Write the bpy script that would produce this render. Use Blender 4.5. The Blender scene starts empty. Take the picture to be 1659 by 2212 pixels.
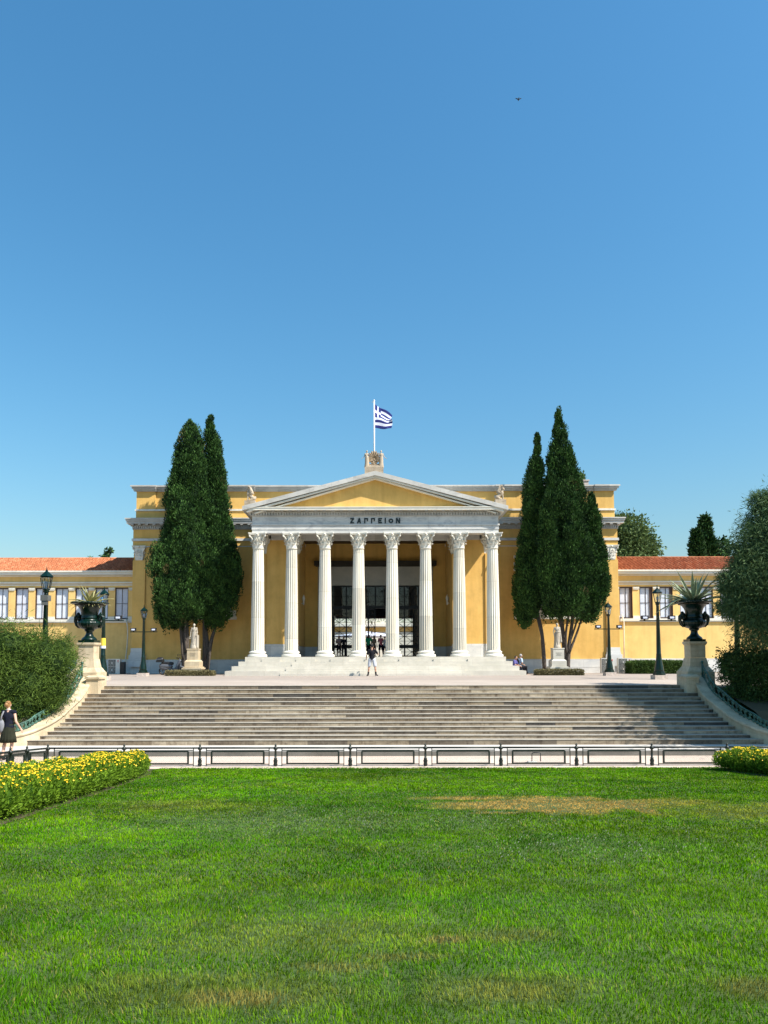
import bpy, math, random
import numpy as np
from mathutils import Vector, Matrix, Euler
random.seed(7); RNG = np.random.default_rng(7)
R = math.radians; pi = math.pi
SC = bpy.context.scene; COL = SC.collection
# ------------------------------------------------------------------ camera maths (pixel of the 1659x2212 view -> point at depth Y)
F = 26/36*2212; TH = R(3.5); EYE = 2.95; HZ = 1418.0; PY0 = HZ - F*math.tan(TH)
def at(px, py, Y):
    u = (px-811)/F; w = (PY0-py)/F
    k = Y/(math.cos(TH)-w*math.sin(TH))
    return Vector((u*k, Y, EYE+(math.sin(TH)+w*math.cos(TH))*k))
def zf(py, Y): return at(811, py, Y).z
def xf(px, Y, py=1418): return at(px, py, Y).x
# ------------------------------------------------------------------ materials
MATS = {}
def nodes(name):
    m = bpy.data.materials.new(name); m.use_nodes = True
    nt = m.node_tree; b = nt.nodes['Principled BSDF']; MATS[name] = m
    return m, nt, b
def N(nt, t, **kw):
    n = nt.nodes.new(t)
    for k, v in kw.items():
        if k in n.inputs.keys(): n.inputs[k].default_value = v
        else: setattr(n, k, v)
    return n
def ramp(nt, fac, stops):
    r = nt.nodes.new('ShaderNodeValToRGB'); e = r.color_ramp.elements
    while len(e) < len(stops): e.new(0.5)
    for i, (p, c) in enumerate(stops): e[i].position = p; e[i].color = (*c, 1)
    nt.links.new(fac, r.inputs[0]); return r.outputs[0]
def coords(nt, scale=(1,1,1), kind='Object'):
    g = nt.nodes.new('ShaderNodeNewGeometry') if kind == 'World' else nt.nodes.new('ShaderNodeTexCoord')
    m = nt.nodes.new('ShaderNodeMapping'); m.inputs['Scale'].default_value = scale
    nt.links.new(g.outputs['Position' if kind == 'World' else kind], m.inputs[0]); return m.outputs[0]
def noise(nt, vec, s, d=4, r=.6):
    n = N(nt, 'ShaderNodeTexNoise', Scale=s, Detail=d, Roughness=r); nt.links.new(vec, n.inputs['Vector']); return n.outputs[0]
def mix(nt, fac, a, b, mode='MIX'):
    n = nt.nodes.new('ShaderNodeMix'); n.data_type = 'RGBA'; n.blend_type = mode
    for s, v in ((n.inputs[0], fac), (n.inputs[6], a), (n.inputs[7], b)):
        if isinstance(v, bpy.types.NodeSocket): nt.links.new(v, s)
        elif isinstance(v, (int, float)): s.default_value = v
        else: s.default_value = (*v, 1)
    return n.outputs[2]
def bump(nt, b, h, s, dist=.02):
    n = N(nt, 'ShaderNodeBump', Strength=s, Distance=dist); nt.links.new(h, n.inputs['Height']); nt.links.new(n.outputs[0], b.inputs['Normal'])
def simple(name, c, rough=.6, metal=0, var=.12, scale=6, spec=.5, coat=0):
    m, nt, b = nodes(name)
    n = noise(nt, coords(nt), scale)
    col = ramp(nt, n, [(.3, [x*(1-var) for x in c]), (.7, [min(1, x*(1+var)) for x in c])])
    nt.links.new(col, b.inputs['Base Color'])
    b.inputs['Roughness'].default_value = rough; b.inputs['Metallic'].default_value = metal
    b.inputs['Specular IOR Level'].default_value = spec; b.inputs['Coat Weight'].default_value = coat
    return m
def plaster(name, c, c2):
    m, nt, b = nodes(name); v = coords(nt, kind='World')
    n1 = noise(nt, v, .35, 5); n2 = noise(nt, coords(nt, (1.2, 1.2, .12), 'World'), 1.6, 4)
    a = ramp(nt, n1, [(.3, c), (.7, c2)])
    st = ramp(nt, n2, [(.42, (1, 1, 1)), (.62, (.88, .86, .82)), (.8, (.66, .62, .56))])
    col = mix(nt, .75, a, st, 'MULTIPLY'); col = mix(nt, .6, col, ramp(nt, noise(nt, v, 1.1, 6, .7), [(.35, (.82, .80, .76)), (.55, (1, 1, 1)), (.75, (1.08, 1.06, 1.02))]), 'MULTIPLY')
    nt.links.new(col, b.inputs['Base Color']); b.inputs['Roughness'].default_value = .9
    bump(nt, b, noise(nt, v, 30, 3), .15, .01); return m
def marble(name, c, c2, vein, veinamt=.5, blocks=None, rough=.55, stain=0.0):
    m, nt, b = nodes(name); v = coords(nt, kind='World')
    d = noise(nt, v, 1.1, 5); w = N(nt, 'ShaderNodeTexNoise', Scale=2.2, Detail=6, Roughness=.65, Distortion=1.6)
    nt.links.new(coords(nt, (.5, .5, 1.6), 'World'), w.inputs['Vector'])
    base = ramp(nt, d, [(.35, c), (.65, c2)])
    vm = ramp(nt, w.outputs[0], [(.5, (0, 0, 0)), (.68, (1, 1, 1))])
    mm = N(nt, 'ShaderNodeMath', operation='MULTIPLY'); nt.links.new(vm, mm.inputs[0]); mm.inputs[1].default_value = veinamt
    col = mix(nt, mm.outputs[0], base, vein)
    if blocks:
        bw, bh, mortar, off = blocks
        br = N(nt, 'ShaderNodeTexBrick'); br.offset = off
        br.inputs['Scale'].default_value = 1; br.inputs['Brick Width'].default_value = bw; br.inputs['Row Height'].default_value = bh
        br.inputs['Mortar Size'].default_value = mortar; br.inputs['Mortar Smooth'].default_value = .3
        br.inputs['Color1'].default_value = (.72, .70, .66, 1); br.inputs['Color2'].default_value = (1.0, .98, .95, 1); br.inputs['Mortar'].default_value = (.42, .38, .33, 1)
        sw = nt.nodes.new('ShaderNodeSeparateXYZ'); cb = nt.nodes.new('ShaderNodeCombineXYZ'); nt.links.new(v, sw.inputs[0])
        nt.links.new(sw.outputs[0], cb.inputs[0]); nt.links.new(sw.outputs[2], cb.inputs[1]); nt.links.new(cb.outputs[0], br.inputs['Vector'])
        col = mix(nt, .6, col, br.outputs[0], 'MULTIPLY')
    if stain:
        s1 = noise(nt, coords(nt, (3, 3, .6), 'World'), 1.0, 6, .7)
        col = mix(nt, stain, col, ramp(nt, s1, [(.42, (1, 1, 1)), (.6, (.62, .57, .5)), (.75, (.34, .31, .27))]), 'MULTIPLY')
    nt.links.new(col, b.inputs['Base Color']); b.inputs['Roughness'].default_value = rough
    bump(nt, b, noise(nt, v, 14, 4), .12, .01); return m
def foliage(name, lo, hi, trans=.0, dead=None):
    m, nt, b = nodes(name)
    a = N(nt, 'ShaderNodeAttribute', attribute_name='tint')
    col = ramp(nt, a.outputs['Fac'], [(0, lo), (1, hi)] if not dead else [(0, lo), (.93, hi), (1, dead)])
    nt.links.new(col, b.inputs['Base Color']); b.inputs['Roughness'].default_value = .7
    b.inputs['Specular IOR Level'].default_value = .2
    if trans:
        t = N(nt, 'ShaderNodeBsdfTranslucent'); nt.links.new(mix(nt, .5, col, [x*1.5 for x in hi]), t.inputs[0])
        ms = N(nt, 'ShaderNodeMixShader', Fac=trans); out = nt.nodes['Material Output']
        nt.links.new(b.outputs[0], ms.inputs[1]); nt.links.new(t.outputs[0], ms.inputs[2]); nt.links.new(ms.outputs[0], out.inputs[0])
    return m
def stairm():
    m, nt, b = nodes('stair_marble'); v = coords(nt, kind='World'); sw = nt.nodes.new('ShaderNodeSeparateXYZ'); nt.links.new(v, sw.inputs[0])
    y_ = N(nt, 'ShaderNodeMath', operation='MULTIPLY'); nt.links.new(sw.outputs[1], y_.inputs[0]); y_.inputs[1].default_value = 1/.36
    fl = N(nt, 'ShaderNodeMath', operation='ROUND'); nt.links.new(y_.outputs[0], fl.inputs[0])
    # long blocks: every course is shifted by its own amount
    mu = N(nt, 'ShaderNodeMath', operation='MULTIPLY_ADD'); nt.links.new(fl.outputs[0], mu.inputs[0]); mu.inputs[1].default_value = 3.713; nt.links.new(sw.outputs[0], mu.inputs[2])
    wn = N(nt, 'ShaderNodeTexNoise', Scale=.35, Detail=1); wn.noise_dimensions = '1D'; nt.links.new(mu.outputs[0], wn.inputs['W'])
    ad = N(nt, 'ShaderNodeMath', operation='MULTIPLY_ADD'); nt.links.new(wn.outputs[0], ad.inputs[0]); ad.inputs[1].default_value = 2.4; nt.links.new(mu.outputs[0], ad.inputs[2])
    di = N(nt, 'ShaderNodeMath', operation='DIVIDE'); nt.links.new(ad.outputs[0], di.inputs[0]); di.inputs[1].default_value = 1.7
    cell = N(nt, 'ShaderNodeMath', operation='FLOOR'); nt.links.new(di.outputs[0], cell.inputs[0]); fr = N(nt, 'ShaderNodeMath', operation='FRACT'); nt.links.new(di.outputs[0], fr.inputs[0])
    cb = nt.nodes.new('ShaderNodeCombineXYZ'); nt.links.new(cell.outputs[0], cb.inputs[0]); nt.links.new(fl.outputs[0], cb.inputs[1])
    wh = N(nt, 'ShaderNodeTexWhiteNoise'); nt.links.new(cb.outputs[0], wh.inputs['Vector'])
    base = ramp(nt, wh.outputs['Value'], [(0, (.07, .062, .055)), (.2, (.22, .17, .115)), (.45, (.31, .25, .175)), (.7, (.16, .125, .09)), (1, (.46, .385, .285))])
    jo = ramp(nt, fr.outputs[0], [(0, (.3, .27, .24)), (.014, (1, 1, 1))])
    col = mix(nt, .8, base, jo, 'MULTIPLY')
    s1 = noise(nt, coords(nt, (1.6, 1, 7), 'World'), 1.3, 6, .7); col = mix(nt, .85, col, ramp(nt, s1, [(.38, (1.1, 1.08, 1.02)), (.55, (.75, .70, .63)), (.70, (.30, .26, .22))]), 'MULTIPLY')
    s2 = noise(nt, coords(nt, (5, 1, 1.2), 'World'), 1.0, 5, .75); col = mix(nt, .8, col, ramp(nt, s2, [(.50, (1, 1, 1)), (.66, (.42, .36, .30))]), 'MULTIPLY')
    nt.links.new(col, b.inputs['Base Color']); b.inputs['Roughness'].default_value = .8; bump(nt, b, noise(nt, v, 16, 5), .3, .02); return m
OCHRE = plaster('ochre_plaster', (.71, .415, .105), (.81, .51, .155))
WING = plaster('wing_plaster', (.77, .50, .165), (.86, .59, .22))
MARB = marble('marble', (.70, .66, .56), (.78, .74, .64), (.48, .45, .40), .5)
def columnm():
    m, nt, b = nodes('column_marble'); v = coords(nt, kind='World'); sw = nt.nodes.new('ShaderNodeSeparateXYZ'); nt.links.new(v, sw.inputs[0])
    def M(op, a, c, d=None):
        n = N(nt, 'ShaderNodeMath', operation=op)
        for i, q in enumerate((a, c, d)):
            if q is None: continue
            if isinstance(q, bpy.types.NodeSocket): nt.links.new(q, n.inputs[i])
            else: n.inputs[i].default_value = q
        return n.outputs[0]
    ci = M('FLOOR', M('DIVIDE', M('ADD', sw.outputs[0], 8.103), 2.026), 0); w1 = N(nt, 'ShaderNodeTexWhiteNoise'); w1.noise_dimensions = '1D'; nt.links.new(ci, w1.inputs['W'])
    zz = M('MULTIPLY_ADD', w1.outputs['Value'], 2.0, sw.outputs[2]); zd = M('DIVIDE', zz, 2.15); zi = M('FLOOR', zd, 0); fr = M('FRACT', zd, 0)
    cb = nt.nodes.new('ShaderNodeCombineXYZ'); nt.links.new(ci, cb.inputs[0]); nt.links.new(zi, cb.inputs[1]); w2 = N(nt, 'ShaderNodeTexWhiteNoise'); nt.links.new(cb.outputs[0], w2.inputs['Vector'])
    base = ramp(nt, w2.outputs['Value'], [(0, (.58, .55, .47)), (.5, (.72, .68, .58)), (1, (.78, .74, .64))])
    base = mix(nt, .8, base, ramp(nt, fr, [(0, (.5, .46, .4)), (.012, (1, 1, 1))]), 'MULTIPLY')
    base = mix(nt, .6, base, ramp(nt, noise(nt, coords(nt, (3, 3, .35), 'World'), 1.4, 6, .7), [(.4, (1, 1, 1)), (.58, (.86, .80, .70)), (.75, (.62, .60, .58))]), 'MULTIPLY')
    nt.links.new(base, b.inputs['Base Color']); b.inputs['Roughness'].default_value = .6; return m
COLM = columnm()
MARBG = marble('grey_marble', (.62, .62, .60), (.74, .73, .70), (.34, .35, .37), .7, (1.6, 3.0, .006, .5))
WEATH = marble('weathered_marble', (.50, .49, .46), (.62, .60, .56), (.30, .29, .28), .6, (1.3, 9, .006, .5))
DADO = marble('dado_marble', (.60, .60, .59), (.72, .71, .68), (.45, .46, .47), .5, (1.1, .9, .008, .5))
DOORM = marble('door_marble', (.40, .40, .38), (.48, .47, .44), (.33, .33, .33), .4)
STEPM = marble('step_marble', (.60, .57, .49), (.68, .64, .56), (.52, .50, .45), .5, (1.9, .8, .005, .37), .5, .12)
STAIR = stairm()
TREAD = marble('tread_marble', (.34, .305, .25), (.43, .39, .32), (.20, .175, .145), .5, None, .6, .35)
CHEEK = marble('cheek_stone', (.54, .43, .28), (.64, .52, .35), (.40, .30, .19), .55, None, .7, .45)
SCULP = marble('sculpture_stone', (.40, .32, .23), (.50, .41, .30), (.22, .16, .11), .6, None, .8, .5)
STATM = marble('statue_marble', (.36, .31, .24), (.46, .41, .33), (.20, .17, .13), .5, None, .65, .4)
IRON = simple('green_iron', (.0012, .013, .008), .32, 0, .3, 5, .35, .15)
PATINA = simple('patina_iron', (.05, .12, .09), .6, .1, .6, 8)
FENCEM = simple('fence_iron', (.012, .018, .013), .5, .1, .4, 8)
BRONZE = simple('door_bronze', (.012, .013, .015), .4, .5, .3, 6)
BLACK = simple('black_paint', (.012, .012, .013), .45)
BRONZEW = simple('frame_brown', (.06, .028, .016), .5)
ACW = simple('ac_cream', (.62, .60, .54), .5, 0, .05)
ACG = simple('ac_grille', (.11, .11, .10), .6)
RED = simple('red_paint', (.5, .02, .03), .4)
GREYL = simple('logo_grey', (.25, .25, .26), .5)
LETTER = simple('dark_letter', (.03, .035, .035), .4, .4)
STONEB = simple('base_stone', (.50, .42, .36), .8, 0, .25, 9)
HOSE = simple('white_hose', (.62, .58, .48), .6)
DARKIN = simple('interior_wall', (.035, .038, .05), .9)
CURT = simple('white_curtain', (.66, .69, .75), .9, 0, .08, 2)
CURT2 = simple('grey_curtain', (.60, .62, .70), .9, 0, .08, 2)
BARK = simple('bark', (.075, .058, .045), .9, 0, .45, 12)
FLAGB = simple('flag_blue', (.003, .010, .14), .8, 0, .1)
FLAGW = simple('flag_white', (.62, .65, .78), .8, 0, .04)
POLEM = simple('white_pole', (.75, .74, .70), .4)
YPET = simple('yellow_petal', (.80, .50, .006), .6, 0, .2, 30)
CLOV = simple('clover_flower', (.55, .52, .40), .8)
SOIL = simple('soil', (.07, .045, .03), 1, 0, .4, 7)
SKIN = simple('skin', (.42, .22, .14), .55, 0, .08)
SKINL = simple('fair_skin', (.60, .36, .26), .55, 0, .06)
def cloth(n, c): return simple(n, c, .9, 0, .18, 9, .2)
def glassm():
    m, nt, b = nodes('glass')
    b.inputs['Base Color'].default_value = (.9, .93, .95, 1); b.inputs['Roughness'].default_value = .03
    gl = N(nt, 'ShaderNodeBsdfGlossy', Roughness=.03); tr = N(nt, 'ShaderNodeBsdfTransparent'); tr.inputs[0].default_value = (.86, .9, .92, 1)
    fr = N(nt, 'ShaderNodeFresnel', IOR=1.5); ms = nt.nodes.new('ShaderNodeMixShader')
    nt.links.new(fr.outputs[0], ms.inputs[0]); nt.links.new(tr.outputs[0], ms.inputs[1]); nt.links.new(gl.outputs[0], ms.inputs[2])
    nt.links.new(ms.outputs[0], nt.nodes['Material Output'].inputs[0]); return m
GLASS = glassm()
def tilem():
    m, nt, b = nodes('roof_tile'); v = coords(nt, (4.0, 4.0, 4.0), 'World')
    vo = N(nt, 'ShaderNodeTexVoronoi', Scale=1.0); nt.links.new(v, vo.inputs['Vector'])
    hs = nt.nodes.new('ShaderNodeSeparateColor'); nt.links.new(vo.outputs['Color'], hs.inputs[0])
    col = ramp(nt, hs.outputs[0], [(.0, (.36, .125, .05)), (.5, (.46, .16, .065)), (1, (.56, .23, .11))])
    col = mix(nt, .5, col, ramp(nt, noise(nt, coords(nt, kind='World'), 1.2, 5), [(.35, (.7, .62, .58)), (.65, (1, 1, 1))]), 'MULTIPLY')
    nt.links.new(col, b.inputs['Base Color']); b.inputs['Roughness'].default_value = .85; return m
TILE = tilem()
def groundm(name, c, c2, s=.5, dirt=.3, fine=60):
    m, nt, b = nodes(name); v = coords(nt, kind='World')
    col = ramp(nt, noise(nt, v, s, 5), [(.3, c), (.7, c2)])
    col = mix(nt, dirt, col, ramp(nt, noise(nt, coords(nt, (.3, 1.6, 1), 'World'), 1.3, 6, .7), [(.4, (1, 1, 1)), (.7, (.66, .62, .56))]), 'MULTIPLY')
    col = mix(nt, .35, col, ramp(nt, noise(nt, v, fine, 2), [(.3, (.75, .75, .75)), (.7, (1.2, 1.2, 1.2))]), 'MULTIPLY')
    nt.links.new(col, b.inputs['Base Color']); b.inputs['Roughness'].default_value = .95
    bump(nt, b, noise(nt, v, fine, 3), .3, .01); return m
TERR = groundm('terrace_paving', (.37, .305, .25), (.43, .36, .30))
TERR2 = groundm('terrace_asphalt', (.30, .25, .21), (.36, .30, .255))
PATH = groundm('path_gravel', (.56, .44, .35), (.62, .50, .41))
PAVE = groundm('pavement_stone', (.50, .46, .41), (.56, .52, .46))
KERB = groundm('kerb_stone', (.13, .125, .11), (.22, .205, .18), 1.5, .8, 20)
EARTH = groundm('earth', (.05, .05, .025), (.09, .075, .04))
LAWNS = groundm('lawn_soil', (.035, .07, .010), (.06, .10, .016), .8, .5, 40)
# ------------------------------------------------------------------ mesh builder
class MB:
    def __init__(s): s.v = []; s.f = []; s.m = []; s.sm = []
    def add(s, vs, fs, mi=0, smooth=False):
        o = len(s.v); s.v += [tuple(v) for v in vs]
        for f in fs: s.f.append([i+o for i in f]); s.m.append(mi); s.sm.append(smooth)
        return s
    def box(s, x0, x1, y0, y1, z0, z1, mi=0):
        vs = [(x, y, z) for z in (z0, z1) for y in (y0, y1) for x in (x0, x1)]
        return s.add(vs, [(0, 2, 3, 1), (4, 5, 7, 6), (0, 1, 5, 4), (2, 6, 7, 3), (0, 4, 6, 2), (1, 3, 7, 5)], mi)
    def frustum(s, cx, cy, z0, z1, a0, b0, a1, b1, mi=0):
        vs = [(cx+sx*a, cy+sy*b, z) for z, a, b in ((z0, a0, b0), (z1, a1, b1)) for sx, sy in ((-1, -1), (1, -1), (1, 1), (-1, 1))]
        return s.add(vs, [(3, 2, 1, 0), (4, 5, 6, 7)]+[(i, (i+1) % 4, 4+(i+1) % 4, 4+i) for i in range(4)], mi)
    def prism(s, pts, y0, y1, mi=0, axis='y'):   # pts in XZ, counter-clockwise seen from -Y
        n = len(pts)
        if axis == 'y': vs = [(x, y0, z) for x, z in pts]+[(x, y1, z) for x, z in pts]
        elif axis == 'x': vs = [(y0, x, z) for x, z in pts]+[(y1, x, z) for x, z in pts]
        else: vs = [(x, z, y0) for x, z in pts]+[(x, z, y1) for x, z in pts]
        return s.add(vs, [tuple(range(n)), tuple(range(2*n-1, n-1, -1))]+[(i, i+n, (i+1) % n+n, (i+1) % n) for i in range(n)], mi)
    def lathe(s, prof, cx=0, cy=0, n=24, mi=0, smooth=True, cap=True, mod=None):
        vs = []
        for r, z in prof:
            for i in range(n):
                a = 2*pi*i/n; rr = r*(mod(a, z) if mod else 1); vs.append((cx+rr*math.cos(a), cy+rr*math.sin(a), z))
        fs = [(j*n+i, j*n+(i+1) % n, (j+1)*n+(i+1) % n, (j+1)*n+i) for j in range(len(prof)-1) for i in range(n)]
        s.add(vs, fs, mi, smooth)
        if cap: 
            o = len(s.v)-len(vs); s.f.append([o+i for i in range(n-1, -1, -1)]); s.f.append([o+(len(prof)-1)*n+i for i in range(n)]); s.m += [mi, mi]; s.sm += [False, False]
        return s
    def tube(s, pts, r, n=8, mi=0, smooth=True):
        pts = [Vector(p) for p in pts]; k = len(pts); rs = r if isinstance(r, (list, tuple)) else [r]*k
        vs = []; up = None
        for i, p in enumerate(pts):
            d = (pts[min(i+1, k-1)]-pts[max(i-1, 0)]).normalized()
            if up is None: up = d.orthogonal().normalized()
            a = (up-d*up.dot(d)).normalized() if (up-d*up.dot(d)).length > 1e-4 else d.orthogonal().normalized()
            up = a; b = d.cross(a)
            for j in range(n):
                t = 2*pi*j/n; vs.append(p+(a*math.cos(t)+b*math.sin(t))*rs[i])
        fs = [(j*n+i, j*n+(i+1) % n, (j+1)*n+(i+1) % n, (j+1)*n+i) for j in range(k-1) for i in range(n)]
        fs += [tuple(range(n-1, -1, -1)), tuple((k-1)*n+i for i in range(n))]
        return s.add(vs, fs, mi, smooth)
    def bar(s, p, q, w, h=None, mi=0):
        p = Vector(p); q = Vector(q); d = (q-p).normalized(); h = h or w
        a = d.cross(Vector((0, 1, 0)) if abs(d.y) < .9 else Vector((0, 0, 1))).normalized(); b = d.cross(a)
        vs = [e+a*sa*w/2+b*sb*h/2 for e in (p, q) for sa, sb in ((-1, -1), (1, -1), (1, 1), (-1, 1))]
        return s.add(vs, [(0, 1, 2, 3), (7, 6, 5, 4)]+[(i, i+4, (i+1) % 4+4, (i+1) % 4) for i in range(4)], mi)
    def ball(s, c, r, n=12, m=8, mi=0):
        rx, ry, rz = r if isinstance(r, (tuple, list)) else (r, r, r)
        vs = [(c[0], c[1], c[2]-rz)]
        for j in range(1, m):
            t = pi*j/m
            for i in range(n):
                a = 2*pi*i/n; vs.append((c[0]+rx*math.sin(t)*math.cos(a), c[1]+ry*math.sin(t)*math.sin(a), c[2]-rz*math.cos(t)))
        vs.append((c[0], c[1], c[2]+rz)); L = len(vs)-1
        fs = [(0, 1+(i+1) % n, 1+i) for i in range(n)]
        fs += [(1+j*n+i, 1+j*n+(i+1) % n, 1+(j+1)*n+(i+1) % n, 1+(j+1)*n+i) for j in range(m-2) for i in range(n)]
        fs += [(L, 1+(m-2)*n+i, 1+(m-2)*n+(i+1) % n) for i in range(n)]
        return s.add(vs, fs, mi, True)
    def cap(s, p, q, r1, r2, n=10):     # tapered capsule
        p = Vector(p); q = Vector(q); d = q-p; L = d.length
        if L < 1e-5: return s.ball(p, r1)
        d /= L; pts = []; rs = []
        for t in (-90, -60, -30, 0): pts.append(p+d*r1*math.sin(R(t))); rs.append(max(r1*math.cos(R(t)), r1*.02))
        for t in (0, 30, 60, 90): pts.append(q+d*r2*math.sin(R(t))); rs.append(max(r2*math.cos(R(t)), r2*.02))
        return s.tube(pts, rs, n)
    def build(s, name, mat, parent=None, world=True, label=None, remesh=0):
        me = bpy.data.meshes.new(name)
        off = parent.matrix_world_loc if False else (Vector(ORG.get(parent.name, (0, 0, 0))) if (parent and world) else Vector((0, 0, 0)))
        me.from_pydata([tuple(Vector(v)-off) for v in s.v] if off.length else s.v, [], s.f)
        for mm in (mat if isinstance(mat, (list, tuple)) else [mat]): me.materials.append(mm)
        me.polygons.foreach_set('material_index', s.m); me.polygons.foreach_set('use_smooth', s.sm); me.update()
        o = bpy.data.objects.new(name, me); COL.objects.link(o)
        if parent: o.parent = parent; ORG[o.name] = tuple(off)
        if label: o['label'] = label
        if remesh:
            r = o.modifiers.new('remesh', 'REMESH'); r.mode = 'VOXEL'; r.voxel_size = remesh; r.use_smooth_shade = True
            sm = o.modifiers.new('smooth', 'SMOOTH'); sm.iterations = 2; sm.factor = .5
        return o
ORG = {}
def split_x(b, name, mat, parent):
    for sg in (-1, 1):
        q = MB(); used = {}
        for f, m, sm in zip(b.f, b.m, b.sm):
            cx = sum(b.v[i][0] for i in f)/len(f)
            if cx*sg < 0: continue
            g = []
            for i in f:
                if i not in used: used[i] = len(q.v); q.v.append(b.v[i])
                g.append(used[i])
            q.f.append(g); q.m.append(m); q.sm.append(sm)
        q.build(name, mat, parent)
def thing(name, label, cat, loc=(0, 0, 0), rz=0, group=None):
    o = bpy.data.objects.new(name, None); COL.objects.link(o); o.empty_display_size = .2
    o.location = loc; o.rotation_euler = (0, 0, rz); o['label'] = label; o['category'] = cat
    if group: o['group'] = group
    ORG[o.name] = tuple(loc); return o
def tag(o, label, cat, group=None):
    o['label'] = label; o['category'] = cat
    if group: o['group'] = group
    return o
def struct(o): o['kind'] = 'structure'; return o
def copy_tree(o, parent=None):
    c = o.copy(); COL.objects.link(c)
    if parent: c.parent = parent
    for ch in [x for x in list(COL.objects) if x.parent == o]: copy_tree(ch, c)
    return c
def dup(root, loc, rz=0, label=None, scale=None):
    c = copy_tree(root); c.location = loc; c.rotation_euler = (0, 0, rz)
    if label: c['label'] = label
    if scale: c.scale = scale
    return c
def mesh_np(name, V, n, mat, tint=None, color=None, parent=None, smooth=False):
    """V: (faces*n, 3) vertices, every n of them one face"""
    me = bpy.data.meshes.new(name); nv = len(V); nf = nv//n
    me.vertices.add(nv); me.vertices.foreach_set('co', np.ascontiguousarray(V, dtype=np.float32).ravel())
    me.loops.add(nv); me.loops.foreach_set('vertex_index', np.arange(nv, dtype=np.int32))
    me.polygons.add(nf); me.polygons.foreach_set('loop_start', np.arange(0, nv, n, dtype=np.int32))
    me.update(calc_edges=True)
    if tint is not None:
        a = me.attributes.new('tint', 'FLOAT', 'POINT'); a.data.foreach_set('value', np.ascontiguousarray(tint, dtype=np.float32))
    if color is not None:
        a = me.attributes.new('tintcol', 'FLOAT_COLOR', 'POINT'); a.data.foreach_set('color', np.ascontiguousarray(color, dtype=np.float32).ravel())
    me.materials.append(mat)
    o = bpy.data.objects.new(name, me); COL.objects.link(o)
    if parent: o.parent = parent
    return o
def leaf_quads(P, D, L, W, roll=None):
    """quads (pointed at both ends, kite-shaped) rooted at P along D, length L, width W"""
    D = D/np.linalg.norm(D, axis=1, keepdims=True)
    r = RNG.normal(size=D.shape); S = np.cross(D, r); S /= np.linalg.norm(S, axis=1, keepdims=True)
    L = np.broadcast_to(L, (len(P),))[:, None]; W = np.broadcast_to(W, (len(P),))[:, None]
    return np.stack([P, P+D*L*.45+S*W*.5, P+D*L, P+D*L*.45-S*W*.5], 1).reshape(-1, 3)
def vnoise(x, y, seed=0):
    xi = np.floor(x).astype(int); yi = np.floor(y).astype(int); xf_ = x-xi; yf_ = y-yi
    def h(a, b): 
        v = np.sin(a*127.1+b*311.7+seed*74.7)*43758.5453; return v-np.floor(v)
    u = xf_*xf_*(3-2*xf_); w = yf_*yf_*(3-2*yf_)
    return (h(xi, yi)*(1-u)+h(xi+1, yi)*u)*(1-w)+(h(xi, yi+1)*(1-u)+h(xi+1, yi+1)*u)*w
SUN, SKY, AIR, DUST, OZ, SAT, HUE, EXPO = 5.0, .098, 1.8, 1.2, 10.0, 1.15, .49, .78
# ================================================================== the palace
YC = 44.5; YF = 44.1; YA = 46.4; YW = 49.0; YV = 52.0; YG = 51.5
ZS = 2.93; ZG = 1.84                       # stylobate, ground by the building
zct = zf(1153, YC); zah = zf(1151.5, YF); ztn = zf(1133, YF); zfr = zf(1115, YF); zcr = zf(1101, 43.66); zco = zf(1094.5, 43.66)
BLD = thing('neoclassical_palace', 'ochre neoclassical palace with a white marble eight-column portico, pediment and tiled side wings', 'building', (0, 46, ZG))
HW = 7.41
def mb(): return MB()
# ---- crepidoma steps
s = mb()
for k in range(4):
    z1 = ZS-k*.2725; z0 = z1-.2725; e = k*.33
    s.box(-(7.72+e), 7.72+e, 43.85-e, YW-.003, z0 if k < 3 else ZG-.3, z1-.001*k)
    if k == 0:
        for i in range(7):   # small inner steps between the column blocks
            c = -7.09+2.026*i+1.0
            s.box(c-.62, c+.5, 43.85-.17, 43.86, z0, z0+.135)
for k in range(3):           # half-height steps of the central flight
    z1 = ZS-.2725*(k+1)-.136
    s.box(-4.9-.3*k, 4.9+.3*k, 43.52-.33*k-.165, 43.52-.33*k-.001, ZG-.2, z1)
s.build('steps', STEPM, BLD)
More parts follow.
